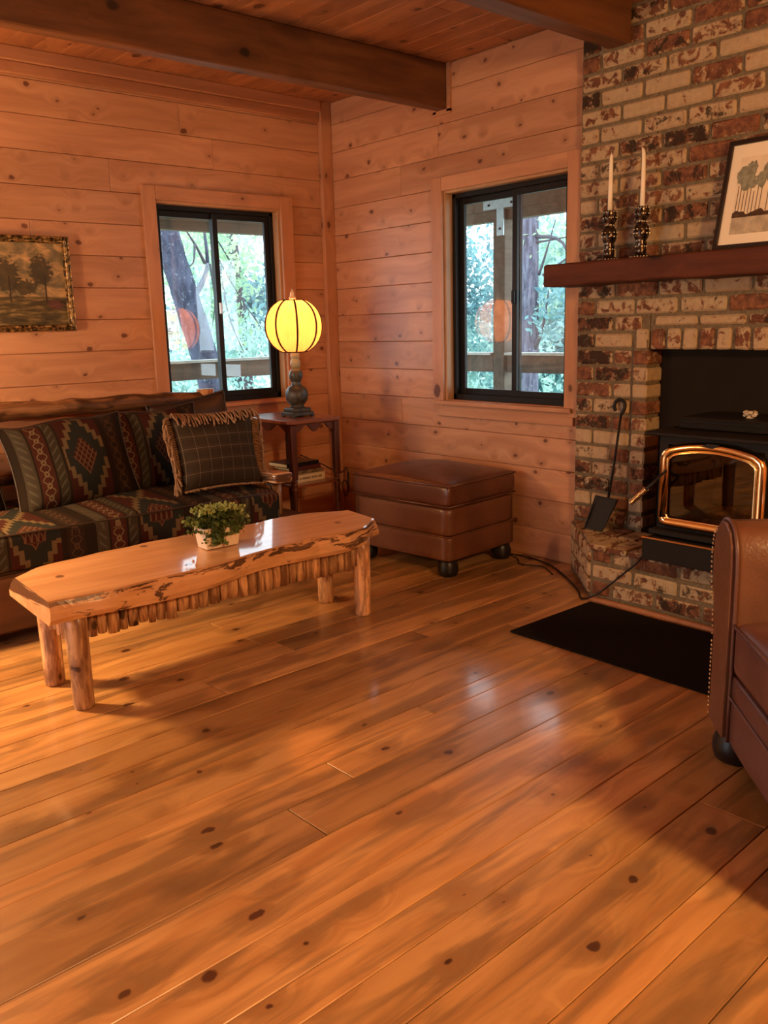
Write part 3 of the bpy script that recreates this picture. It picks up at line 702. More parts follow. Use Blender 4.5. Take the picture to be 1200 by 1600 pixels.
# ------------------------------------------------------------------ brick chimney, opening and hearth
XF = -0.050                      # brick face
YC0, YC1 = -2.03, -3.95          # chimney sides
YO0, YO1 = -2.450, -3.530        # fireplace opening
PZ = 0.07936
def zr(i): return 2.49263 - PZ * i   # mortar line under course i
ZL = 1.138                       # underside of the soldier course
chim = struct('wall_chimney', 'used brick chimney breast with mixed red, cream and sooty bricks', boxes(
    ((XF + 0.012, YO0 + 0.004, 0.2), (0.019, YC0 - 0.004, CEIL)), ((XF + 0.012, YC1, 0.2), (0.019, YO1 - 0.004, CEIL)), ((XF + 0.012, YO1, ZL + 0.006), (0.019, YO0, CEIL)),
    ((XF - 0.003, YO0 + 0.005, 0.2), (0.059, YO0 + 0.076, ZL + 0.05)), ((XF - 0.003, YO1 - 0.076, 0.2), (0.059, YO1 - 0.005, ZL + 0.05))), 'mortar')
BT = {'r': (0.24, 0.10, 0.9), 'c': (0.78, 0.05, 0.5), 't': (0.52, 0.28, 0.6), 'k': (0.34, 0.66, 0.2), 'd': (0.42, 0.52, 0.3),
      'w': (0.64, 0.16, 0.8), 'x': (0.62, 0.50, 0.5), 'b': (0.30, 0.52, 0.8), 'm': (0.45, 0.34, 0.1)}
def brick(parent, yc, zc, L, H, typ, xf=XF, D=0.06, jit=0.0022):
    L -= 0.002; H -= 0.002
    c = BT[typ]; j = [max(0, min(1, q + random.uniform(-0.06, 0.06))) for q in c]
    g = G().box((D / 2, 0, 0), (D, L, H), 0.008, jit=jit)
    build('brick', g, 'brick', parent, loc=(xf + random.uniform(-0.003, 0.003), yc, zc), color=(*j, 1))
random.seed(31)
rows = {  # transcribed course by course, left to right; lower case = stretcher, H before a letter = half brick
    -3: 'rktct', -2: 'Hcrtrw', -1: 'tdrcr', 0: 'Hkbtrb', 1: 'Hrtbtr', 2: 'mdtcx', 3: 'Hkwcrw', 4: 'tcwtd', 5: 'Htwxxw', 6: 'tdkrd', 7: 'Hxxtrr', 8: 'ttbtt', 9: 'Hcdtxt',
    10: 'dmbdm', 11: 'Htccct', 12: 'drdtr', 13: 'Hrdtmt', 14: 'drtcm', 15: 'Hrwtxr', 16: 'kt', 17: 'Hkw', 18: 'kHt', 19: 'Hrk', 20: 'rHw', 21: 'Hdx', 22: 'bHr', 23: 'Hwc', 24: 'xHr', 25: 'Hkx', 26: 'kHr', 27: 'Hcc', 28: 'rHm'}
pool = 'rtcwdxbmtr'
for i, spec in rows.items():
    zb = zr(i); zt = zb + PZ; H = PZ - 0.0125
    if zt > CEIL: zt = CEIL; H = zt - zb - 0.013
    if H < 0.02: continue
    yy = YC0; lim = YC1 if i <= 15 else (-2.362 if i >= 17 else -2.41)
    seq = list(spec); n = 0
    while True:
        half = False
        if n < len(seq):
            ch = seq[n]
            if ch == 'H': half = True; n += 1; ch = seq[n]
            n += 1
        else: ch = random.choice(pool)
        L = (0.112 if half else 0.228 + random.uniform(-0.006, 0.006))
        if i >= 17 or i == 16: L = 0.110 if half else 0.220
        if yy - L < lim - 0.05 and i >= 17: L = yy - lim
        y1 = max(yy - L, lim)
        if yy - y1 > 0.05: brick(chim, (yy + y1) / 2, (zb + zt) / 2, yy - y1 - 0.0125, H, ch)
        yy = y1
        if yy <= lim + 0.02 or (i == 16 and n >= len(seq)): break
# thin course over the soldiers
yy = -2.47
for ch in 'cwkctwrt':
    L = 0.225
    if yy - L > YC1: brick(chim, yy - L / 2, zr(16) + PZ * 0.62, L - 0.013, 0.042, ch)
    yy -= L
# soldier course over the opening
yy = -2.372; n = 0
while yy - 0.082 > -3.62:
    brick(chim, yy - 0.041, (ZL + 1.236) / 2 + 0.003, 0.068, 0.096, 'wrtwrwmtrwtrw'[n % 13], XF - 0.006, 0.10); yy -= 0.0815; n += 1
# jamb pilasters beside the opening
pil = {18: 'r', 19: 'w', 20: 'c', 21: 'r', 22: 't', 23: 'w', 24: 't', 25: 'b', 26: 'r', 27: 'c', 28: 'm'}
for i, ch in pil.items():
    brick(chim, -2.411, zr(i) + PZ / 2, 0.083, PZ - 0.0125, ch, XF - 0.010, 0.15)
    brick(chim, -3.569, zr(i) + PZ / 2, 0.083, PZ - 0.0125, random.choice('rtw'), XF - 0.010, 0.15)
    yy = -3.62
    for L in ((0.11, 0.21) if i % 2 else (0.21, 0.11)):
        brick(chim, yy - L / 2, zr(i) + PZ / 2, L - 0.0125, PZ - 0.0125, random.choice(pool)); yy -= L
# hearth: low brick plinth with a clipped corner
hz = zr(28); XH = -0.415
hearth = struct('hearth', 'raised brick hearth with a clipped corner')
out = [(XF - 0.008, -2.035), (XH + 0.008, -2.412), (XH + 0.008, -3.572), (XF - 0.008, -3.95)]
build('core', G().prism([(p[0], p[1]) for p in out], 2, 0.0, hz - 0.012), 'mortar', hearth, fixn=True)
random.seed(41)
hrow = ['Hrwrtrtrtwr', 'wxxtdrtwtr', 'Hrtdrtwrtdr']
BC = []
for k, spec in enumerate(hrow):
    zb = hz - 0.022 - 0.0790 * (k + 1) + 0.010; yy = -2.415; seq = list(spec); n = 0
    while n < len(seq):
        half = seq[n] == 'H'
        if half: n += 1
        ch = seq[n]; n += 1
        L = 0.112 if (half or (k == 0 and n < 4)) else 0.225
        y1 = max(yy - L, -3.57)
        if yy - y1 < 0.04: break
        brick(hearth, (yy + y1) / 2, zb + 0.036, yy - y1 - 0.013, 0.066, ch, XH, 0.05); yy = y1
# bricks along the clipped corner and their mirror
for sgn, (ax, ay), (bx_, by_) in ((1, (XH, -2.410), (XF, -2.030)), (-1, (XH, -3.575), (XF, -3.955))):
    d = Vector((bx_ - ax, by_ - ay, 0)); Ln = d.length; ang = math.atan2(d.y, d.x)
    for k in range(3):
        zb = hz - 0.022 - 0.0790 * (k + 1) + 0.010
        cuts = ([0, 0.11, 0.22, 0.33, 0.44, Ln] if k % 2 else [0, 0.16, 0.27, 0.38, Ln])
        for a, b in zip(cuts, cuts[1:]):
            c = Vector((ax, ay, 0)) + d.normalized() * ((a + b) / 2)
            nrm = Vector((-d.y, d.x, 0)).normalized() * (1 if sgn > 0 else -1)
            ch = random.choice('mmxtr'); j = BT[ch]
            if b - a < 0.04: continue
            build('brick', G().box((0, 0, 0), (b - a - 0.013, 0.05, 0.066), 0.008, jit=0.002), 'brick', hearth,
                  loc=(c.x - nrm.x * 0.018, c.y - nrm.y * 0.018, zb + 0.036), rot=(0, 0, ang), color=(*j, 1))
# top bricks of the hearth
for row, (xa, xb) in enumerate(((-0.43, -0.245), (-0.235, -0.06))):
    yy = -2.40 if row == 0 else -2.21
    end = -3.58 if row == 0 else -3.78
    while yy - 0.10 > end:
        build('brick', G().box((0, 0, 0), (xb - xa, 0.097, 0.03), 0.006, jit=0.002), 'brick', hearth, loc=((xa + xb) / 2, yy - 0.054, hz - 0.016), color=(*BT[random.choice('mmrd')], 1)); yy -= 0.108
build('brick', G().prism([(-0.40, -2.395), (-0.245, -2.395), (-0.245, -2.245)], 2, hz - 0.03, hz - 0.002), 'brick', hearth, color=(*BT['m'], 1), fixn=True)
build('brick', G().prism([(-0.228, -2.20), (-0.07, -2.20), (-0.07, -2.065)], 2, hz - 0.03, hz - 0.002), 'brick', hearth, color=(*BT['m'], 1), fixn=True)
build('trim_strip', boxes(((XH - 0.030, -3.58, 0.0), (XH - 0.004, -2.43, 0.018)), ch=0.003), 'trim', hearth)

# ================================================================== outdoors seen through the windows
porch = MAT['porch']
def ext(name, label, cat, g, mat, **kw): return tag(build(name, g, mat, **kw), label, cat)
ext('porch_beam', 'porch roof beam outside the window behind the sofa', 'beam', boxes(((-4.5, 1.66, 2.14), (1.55, 1.80, 2.42)), ((-4.5, 1.70, 2.065), (1.55, 1.78, 2.14))), 'porch')
ext('porch_beam', 'porch roof beam outside the window beside the chimney', 'beam', boxes(((1.63, -5.0, 2.14), (1.77, 1.60, 2.42)), ((1.66, -5.0, 2.065), (1.74, 1.60, 2.14))), 'porch')
r_ = thing('porch_railing', 'weathered porch rail outside the window behind the sofa', 'railing', (-1.0, 1.66, 0))
build('rail_board', boxes(((-3.5, -0.02, 0.895), (2.55, 0.02, 1.03)), ch=0.003), 'porch', r_); build('rail_cap', boxes(((-3.5, -0.06, 1.031), (2.55, 0.06, 1.052)), ch=0.003), 'porch_cap', r_)
r_ = thing('porch_railing', 'weathered porch rail beside the porch post, outside the chimney window', 'railing', (1.68, -1.2, 0))
build('rail_board', boxes(((-0.02, -3.5, 0.895), (0.02, 1.12, 1.03)), ((-0.02, 1.27, 0.895), (0.02, 2.8, 1.03)), ch=0.003), 'porch', r_)
build('rail_cap', boxes(((-0.06, -3.5, 1.031), (0.06, 1.12, 1.052)), ((-0.06, 1.27, 1.031), (0.06, 2.8, 1.052)), ch=0.003), 'porch_cap', r_)
r_ = thing('porch_post', 'square porch post with a metal tee plate at the top', 'post', (1.70, -0.005, 0))
build('shaft', boxes(((-0.06, -0.06, -0.3), (0.06, 0.06, 2.139)), ch=0.006), 'porch', r_)
tp = build('tee_plate', boxes(((-0.082, -0.21, 2.15), (-0.071, 0.14, 2.215)), ((-0.072, -0.06, 1.95), (-0.061, 0.01, 2.15))), 'galv', r_)
build('bolt', G().lathe([(0.010, -0.004), (0.010, 0.004)], 8, (0, 0, 0)), 'iron', tp, loc=(-0.085, -0.15, 2.182), rot=(0, PI / 2, 0)); build('bolt', G().lathe([(0.010, -0.004), (0.010, 0.004)], 8), 'iron', tp, loc=(-0.085, 0.08, 2.182), rot=(0, PI / 2, 0)); build('bolt', G().lathe([(0.010, -0.004), (0.010, 0.004)], 8), 'iron', tp, loc=(-0.075, -0.025, 2.0), rot=(0, PI / 2, 0))
struct('porch_roof', 'porch roof underside', boxes(((-5.0, 0.165, 2.45), (2.1, 2.1, 2.52)), ((0.165, -5.2, 2.45), (2.1, 0.16, 2.52))), 'porch')
struct('porch_deck', 'porch deck boards', boxes(((-5.0, 0.165, -0.40), (2.0, 2.0, -0.30)), ((0.165, -5.2, -0.40), (2.0, 0.16, -0.30))), 'porch')
g = G(); N = 26
for j in range(N + 1):
    for i in range(N + 1):
        xx = -14 + 44 * i / N; yy = -12 + 42 * j / N
        dd = max(0.0, (xx - 3.0) * 0.5 + (yy - 3.0) * 0.5)
        g.v.append((xx, yy, -2.2 + 0.16 * dd + 0.25 * math.sin(xx * 0.7) * math.cos(yy * 0.5)))
for j in range(N):
    for i in range(N): a = j * (N + 1) + i; g.f.append((a, a + 1, a + N + 2, a + N + 1))
struct('ground', 'sloping forest floor outside', g, 'ground', smooth=True)

def leaf_cloud(name, parent, center, radii, n, size, mat, clumps=26):
    c = np.array(center); cl = RNG.normal(0, 0.45, (clumps, 3)) * np.array(radii) + c
    k = RNG.integers(0, clumps, n); spread = np.array(radii) * 0.20
    p = cl[k] + RNG.normal(0, 1, (n, 3)) * spread
    a = RNG.normal(0, 1, (n, 3)); a /= np.linalg.norm(a, axis=1)[:, None]
    b = np.cross(a, RNG.normal(0, 1, (n, 3))); b /= np.linalg.norm(b, axis=1)[:, None]
    s = (size * RNG.uniform(0.6, 1.3, n))[:, None]
    v = np.stack([p - a * s, p + b * s * 0.45, p + a * s, p - b * s * 0.45], 1).reshape(-1, 3)
    g = G(); g.v = v.tolist(); g.f = np.arange(4 * n).reshape(-1, 4).tolist()
    o = build(name, g, mat, parent); o['kind'] = 'stuff'; return o
def tree(name, label, trunk, r, mat, branches=(), crown=None, bw=0.02):
    t = thing(name, label, 'tree', trunk[0], group=None)
    B = Vector(trunk[0]); loc = lambda p: Vector(p) - B
    P = smoothpath([loc(p) for p in trunk], 6)
    build('trunk', G().tube(P, [r[0] + (r[1] - r[0]) * i / (len(P) - 1) for i in range(len(P))], 16, wob=0.05), mat, t, smooth=True)
    for br in branches:
        pts = smoothpath([loc(p) for p in br[1]], 4); r0 = br[0]
        build('branch', G().tube(pts, [r0 * (1 - 0.75 * i / (len(pts) - 1)) for i in range(len(pts))], 7, wob=0.05), br[2] if len(br) > 2 else 'twig', t, smooth=True)
    if crown:
        for (c, rad, n, sz, m) in crown: leaf_cloud('crown', t, loc(c), rad, n, sz, m)
    return t
tree('oak_tree', 'thick leaning tree trunk outside the window behind the sofa', [(1.46, 4.0, -2.0), (1.36, 4.0, 0.3), (1.245, 4.0, 0.98), (1.02, 4.0, 1.80), (0.88, 4.0, 2.36), (0.70, 4.0, 3.4)], (0.17, 0.12), 'bark_a',
     [(0.042, [(1.10, 3.98, 1.60), (1.24, 3.96, 1.78), (1.33, 3.95, 2.02), (1.30, 3.95, 2.5)], 'bark_a'), (0.02, [(1.30, 3.95, 2.0), (1.16, 3.9, 2.2), (0.98, 3.9, 2.45)]), (0.014, [(1.16, 3.9, 2.2), (1.1, 3.85, 2.0), (1.0, 3.85, 1.95)]),
      (0.012, [(1.33, 3.9, 2.0), (1.36, 3.9, 1.6), (1.30, 3.9, 1.3)])],
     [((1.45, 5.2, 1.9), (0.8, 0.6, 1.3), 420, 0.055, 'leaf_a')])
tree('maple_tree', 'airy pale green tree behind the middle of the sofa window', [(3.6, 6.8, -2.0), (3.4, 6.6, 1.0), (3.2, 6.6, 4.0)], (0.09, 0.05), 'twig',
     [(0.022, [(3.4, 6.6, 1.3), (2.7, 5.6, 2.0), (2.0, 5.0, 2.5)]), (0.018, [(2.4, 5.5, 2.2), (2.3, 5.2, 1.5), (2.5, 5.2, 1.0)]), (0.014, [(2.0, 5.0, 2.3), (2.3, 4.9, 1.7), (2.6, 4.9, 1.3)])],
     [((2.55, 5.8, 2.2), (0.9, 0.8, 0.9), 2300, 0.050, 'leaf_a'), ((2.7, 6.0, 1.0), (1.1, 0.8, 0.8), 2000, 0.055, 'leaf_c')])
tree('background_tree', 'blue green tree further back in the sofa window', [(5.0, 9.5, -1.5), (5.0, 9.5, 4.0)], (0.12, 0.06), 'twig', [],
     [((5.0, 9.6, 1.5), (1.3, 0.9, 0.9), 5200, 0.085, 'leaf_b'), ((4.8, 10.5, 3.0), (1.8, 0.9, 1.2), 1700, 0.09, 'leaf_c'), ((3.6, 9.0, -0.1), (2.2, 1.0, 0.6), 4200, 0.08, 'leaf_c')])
tree('pine_tree', 'straight pine trunk outside the chimney window', [(6.0, 3.30, -2.2), (6.0, 3.29, 0.3), (6.0, 3.31, 2.7), (6.0, 3.32, 5.0)], (0.125, 0.105), 'bark_b',
     [(0.030, [(6.0, 3.2, 2.42), (6.0, 2.75, 2.30), (6.0, 2.45, 1.62)]), (0.022, [(6.0, 3.15, 1.92), (5.9, 2.95, 2.2), (5.9, 2.8, 2.6)]), (0.020, [(5.9, 3.0, 1.9), (5.9, 2.6, 2.1), (5.9, 2.2, 2.35)]), (0.036, [(6.0, 3.22, 0.9), (5.9, 3.0, 1.2), (5.9, 2.9, 1.7)]), (0.018, [(6.0, 3.2, 2.35), (6.0, 2.9, 2.36), (6.0, 2.3, 2.40)])],
     [((6.6, 2.6, 2.3), (0.9, 0.7, 0.8), 1100, 0.05, 'leaf_a'), ((6.2, 2.7, 1.4), (0.5, 0.6, 0.4), 700, 0.06, 'leaf_b')])
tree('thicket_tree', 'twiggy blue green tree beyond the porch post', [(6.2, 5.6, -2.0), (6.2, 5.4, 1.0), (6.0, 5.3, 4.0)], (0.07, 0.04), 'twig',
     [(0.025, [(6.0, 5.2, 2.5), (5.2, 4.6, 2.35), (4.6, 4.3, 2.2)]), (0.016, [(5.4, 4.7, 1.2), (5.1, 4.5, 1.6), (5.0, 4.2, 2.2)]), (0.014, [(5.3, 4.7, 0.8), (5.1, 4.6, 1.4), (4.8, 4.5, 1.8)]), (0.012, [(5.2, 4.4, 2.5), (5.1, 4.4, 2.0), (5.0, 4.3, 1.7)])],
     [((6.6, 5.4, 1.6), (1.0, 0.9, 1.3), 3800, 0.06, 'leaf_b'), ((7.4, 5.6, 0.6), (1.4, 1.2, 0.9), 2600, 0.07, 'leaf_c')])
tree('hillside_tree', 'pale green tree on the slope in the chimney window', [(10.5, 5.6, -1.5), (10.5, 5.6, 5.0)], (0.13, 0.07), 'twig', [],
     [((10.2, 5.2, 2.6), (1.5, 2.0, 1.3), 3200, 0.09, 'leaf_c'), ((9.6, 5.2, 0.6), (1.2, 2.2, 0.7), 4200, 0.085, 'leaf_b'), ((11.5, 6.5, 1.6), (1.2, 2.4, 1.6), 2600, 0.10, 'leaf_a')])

# ================================================================== shape builders for soft things
def softbox(half, r, n=10, fn=None):
    g = G(); key = {}
    H = Vector(half)
    def vert(p):
        q = Vector((p[0] * H.x, p[1] * H.y, p[2] * H.z)); c = Vector([max(-(h - r), min(h - r, a)) for a, h in zip(q, H)])
        d = q - c
        if d.length > 1e-9: q = c + d.normalized() * r
        k = (round(q.x, 5), round(q.y, 5), round(q.z, 5))
        if k not in key:
            key[k] = len(g.v); g.v.append(tuple(fn(q, p) if fn else q))
        return key[k]
    def lin(i):      # denser near the edges
        t = -1 + 2 * i / n; return math.copysign(1 - (1 - abs(t)) ** 1.6, t)
    for ax in range(3):
        for sg in (-1, 1):
            for i in range(n):
                for j in range(n):
                    quad = []
                    for (a, b) in ((i, j), (i + 1, j), (i + 1, j + 1), (i, j + 1)):
                        p = [0, 0, 0]; p[ax] = sg; p[(ax + 1) % 3] = lin(a); p[(ax + 2) % 3] = lin(b); quad.append(vert(p))
                    if len(set(quad)) >= 3:
                        quad = [q for k_, q in enumerate(quad) if q not in quad[:k_]]
                        g.f.append(tuple(quad) if sg > 0 else tuple(reversed(quad)))
    return g

def pillow(w, h, t, n=18, seed=0, sag=0.0):
    """cushion in local XY, thickness along Z; returns G and uv in metres."""
    rr = random.Random(seed); g = G(); uv = []
    ph = [rr.uniform(0, 6.28) for _ in range(6)]
    def pt(i, j, sgn):
        u = -1 + 2 * i / n; v = -1 + 2 * j / n
        px = w / 2 * u * (1 - 0.07 * (1 - v * v)); py = h / 2 * v * (1 - 0.07 * (1 - u * u))
        e = max(0.0, (1 - abs(u) ** 2.6) * (1 - abs(v) ** 2.6)) ** 0.5
        z = sgn * t / 2 * e * (1 + 0.10 * math.sin(3.1 * u + ph[0]) * math.sin(2.7 * v + ph[1]))
        z += 0.010 * math.sin(2.3 * u + ph[2]) * math.cos(2.0 * v + ph[3])
        if v > 0.4: py -= sag * (v - 0.4) * (0.6 + 0.4 * math.sin(4.5 * u + ph[4])) * h
        return (px, py, z)
    idx = {}
    for sgn in (1, -1):
        for j in range(n + 1):
            for i in range(n + 1):
                edge = i in (0, n) or j in (0, n)
                if edge and sgn == -1: idx[(i, j, -1)] = idx[(i, j, 1)]; continue
                idx[(i, j, sgn)] = len(g.v); g.v.append(pt(i, j, sgn)); uv.append((w / 2 * (-1 + 2 * i / n) + 0.30, h / 2 * (-1 + 2 * j / n)))
        for j in range(n):
            for i in range(n):
                q = (idx[(i, j, sgn)], idx[(i + 1, j, sgn)], idx[(i + 1, j + 1, sgn)], idx[(i, j + 1, sgn)])
                g.f.append(q if sgn > 0 else tuple(reversed(q)))
    edge = [pt(i, 0, 1) for i in range(n + 1)] + [pt(n, j, 1) for j in range(1, n + 1)] + [pt(i, n, 1) for i in range(n - 1, -1, -1)] + [pt(0, j, 1) for j in range(n - 1, -1, -1)]
    return g, uv, edge

# ------------------------------------------------------------------ sofa
def wg(g, o):      # shift world coordinates to a thing's own origin
    g.v = [(p[0] - o[0], p[1] - o[1], p[2] - o[2]) for p in g.v]; return g
SO = (-2.15, -0.60, 0.0)
sofa = thing('log_sofa', 'rustic log sofa with a patterned seat cushion along the board wall', 'sofa', SO)
def noisy_log(p0, p1, r, n=14, wob=0.06, seed=1, knot=True):
    rr = random.Random(seed); a, b = Vector(p0), Vector(p1); pts = []; rs = []
    for i in range(n + 1):
        t = i / n; pts.append(a.lerp(b, t) + Vector((0, rr.uniform(-1, 1), rr.uniform(-1, 1))) * (0.006 if 0 < i < n else 0)); rs.append(r * (1 + rr.uniform(-wob, wob)))
    return G().tube(pts, rs, 14, wob=0.03)
build('back_rail', wg(noisy_log((-3.08, -0.13, 0.915), (-1.10, -0.15, 0.895), 0.042, 22, 0.10, 3), SO), 'log', sofa, smooth=True)
build('back_rail', wg(noisy_log((-3.08, -0.13, 0.56), (-1.12, -0.13, 0.56), 0.034, 16, 0.08, 4), SO), 'log', sofa, smooth=True)
for px in (-1.105, -3.06):
    build('post', wg(G().tube([(px, -0.155, 0.0), (px, -0.15, 0.4), (px, -0.145, 0.945)], [0.058, 0.054, 0.052], 14, wob=0.03), SO), 'log_z', sofa, smooth=True)
build('platform', wg(boxes(((-3.12, -0.98, 0.245), (-1.00, -0.10, 0.296)), ch=0.008), SO), 'sofa_wood', sofa)
build('front_board', wg(boxes(((-3.12, -1.025, 0.03), (-1.04, -0.975, 0.285)), ch=0.012), SO), 'sofa_wood', sofa)
for px in (-1.16, -3.02):
    build('leg', wg(G().tube([(px, -0.90, 0.0), (px, -0.90, 0.245)], 0.05, 12, wob=0.03), SO), 'log_z', sofa, smooth=True)
build('end_board', wg(boxes(((-1.09, -0.93, 0.06), (-1.05, -0.14, 0.244)), ch=0.008), SO), 'sofa_wood', sofa)
for xa, xb, sx in ((-1.195, -1.075, 0), (-3.16, -3.03, 1)):
    def fn(q, p, s=sx): return Vector((q.x + 0.008 * math.sin(q.y * 9 + s), q.y, q.z + 0.004 * math.sin(q.y * 13)))
    g = softbox(((xb - xa) / 2, 0.385, 0.029), 0.014, 8, fn)
    g.v = [(p[0] + (xa + xb) / 2, p[1] - 0.585, p[2] + 0.502) for p in g.v]
    build('arm_slab', wg(g, SO), MAT['slab'], sofa, smooth=True)
    for yy in (-0.86, -0.30):
        build('arm_support', wg(G().tube([((xa + xb) / 2 + 0.02, yy, 0.297), ((xa + xb) / 2 + 0.02, yy, 0.475)], 0.032, 12, wob=0.04), SO), 'log_z', sofa, smooth=True)
# the long seat cushion
SX0, SX1 = -3.02, -1.20
def seatfn(q, p):
    e = 0.012 * math.sin(q.x * 6.0) * (1 if q.z > 0 else 0.3)
    return Vector((q.x, q.y + 0.010 * math.sin(q.x * 4.3 + 1) * (1 if q.y < 0 else 0), q.z + e * (1 - abs(p[1]) * 0.7) + (0.016 * (1 - p[1] ** 2) if q.z > 0 else 0)))
g = softbox(((SX1 - SX0) / 2, 0.43, 0.082), 0.035, 26, seatfn)
uv = [(p[0] * 1.0, (p[1] + 0.43) if p[2] > 0.03 else (-0.0 + (p[2] - 0.08))) for p in g.v]
g.v = [(p[0] + (SX0 + SX1) / 2, p[1] - 0.60, p[2] + 0.380) for p in g.v]
build('seat_cushion', wg(g, SO), 'kilim', sofa, smooth=True, uv=uv)
build('welt', wg(G().tube([(SX0 + 0.03, -1.022, 0.452), (-2.6, -1.026, 0.458), (-2.0, -1.022, 0.452), (-1.5, -1.026, 0.456), (SX1 - 0.03, -1.020, 0.450)], 0.005, 6), SO), 'dark_cushion', sofa, smooth=True)

def cushion(name, label, c, w, h, t, mat, lean=18, yaw=0, roll=0, seed=1, sag=0.0, group='kilim back cushions'):
    g, uv, edge = pillow(w, h, t, 20, seed, sag)
    o = tag(thing(name, label, 'cushion', c), label, 'cushion', group)
    o.rotation_euler = (Matrix.Rotation(math.radians(yaw), 4, 'Z') @ Matrix.Rotation(math.radians(90 - lean), 4, 'X') @ Matrix.Rotation(math.radians(roll), 4, 'Z')).to_euler()
    build('cover', g, mat, o, smooth=True, uv=uv)
    build('piping', G().tube(edge, 0.006, 6, cap=False), 'dark_cushion', o, smooth=True)
    return o
cushion('back_cushion', 'patterned back cushion cut by the picture edge, leftmost on the sofa', (-2.70, -0.43, 0.675), 0.58, 0.46, 0.20, 'kilim2', 16, 0, 0, 3)
cushion('back_cushion', 'large patterned back cushion with a red lattice diamond, beside the cut-off one', (-2.085, -0.52, 0.668), 0.63, 0.47, 0.20, 'kilim2', 20, 2, 3, 5, 0.10)
cushion('back_cushion', 'patterned back cushion between the lattice diamond one and the fringed plaid pillow', (-1.60, -0.44, 0.672), 0.56, 0.46, 0.17, 'kilim2', 16, -4, 2, 8, 0.08)
cushion('back_cushion', 'dark brown cushion peeking out behind the fringed plaid pillow', (-1.27, -0.290, 0.705), 0.50, 0.42, 0.13, 'dark_cushion', 10, 0, 6, 9, 0.0, None)
# fringed plaid pillow
pc = (-1.425, -0.800, 0.668)
pil_o = thing('fringed_pillow', 'dark plaid throw pillow with tan yarn fringe on the sofa', 'cushion', pc)
pil_o.rotation_euler = (Matrix.Rotation(math.radians(-3), 4, 'Z') @ Matrix.Rotation(math.radians(90 - 17), 4, 'X') @ Matrix.Rotation(math.radians(-1.0), 4, 'Z')).to_euler()
g, uv, edge = pillow(0.47, 0.385, 0.15, 20, 4, 0.0)
build('cover', g, 'plaid', pil_o, smooth=True, uv=uv)
random.seed(77)
fr = G()
m = len(edge); per = [Vector(e) for e in edge]
tot = [0.0]
for i in range(1, m): tot.append(tot[-1] + (per[i] - per[i - 1]).length)
nst = 150
for k in range(nst):
    sd = tot[-1] * k / nst; i = max(1, next(j for j in range(m) if tot[j] >= sd)); 
    tt = (sd - tot[i - 1]) / max(1e-6, tot[i] - tot[i - 1]); p = per[i - 1].lerp(per[i], tt)
    outd = Vector((p.x / 0.235, p.y / 0.195, 0)); 
    if abs(outd.x) > abs(outd.y): d = Vector((math.copysign(1, outd.x), 0, 0))
    else: d = Vector((0, math.copysign(1, outd.y), 0))
    L = random.uniform(0.075, 0.11); dn = Vector((0, -1, 0)); fw = Vector((0, 0, 1))
    if d.y > 0.5:     # top edge: flops over the front or lies along the edge
        q = [p, p + d * 0.018 + fw * 0.02, p + fw * 0.055 - d * 0.005 + Vector((random.uniform(-.01, .01), 0, 0)), p + fw * 0.075 - d * random.uniform(0.03, 0.06) + Vector((random.uniform(-.015, .015), 0, 0))]
    elif d.y < -0.5:
        q = [p, p + d * 0.006 + fw * 0.03, p + d * 0.008 + fw * 0.05 + Vector((random.uniform(-.02, .02), 0, 0)), p + d * 0.012 + fw * 0.065 + Vector((random.uniform(-.03, .03), 0, 0))]
    else:
        q = [p, p + d * 0.03 + dn * 0.012 + fw * random.uniform(-.01, .02), p + d * random.uniform(0.025, 0.045) + dn * L * 0.6 + fw * random.uniform(-.01, .03), p + d * random.uniform(0.015, 0.05) + dn * L * 1.15 + fw * random.uniform(-.01, .03)]
    fr.tube(smoothpath(q, 3), 0.0052, 5)
fo = build('fringe', fr, 'fringe', pil_o, smooth=True); fo['kind'] = 'stuff'

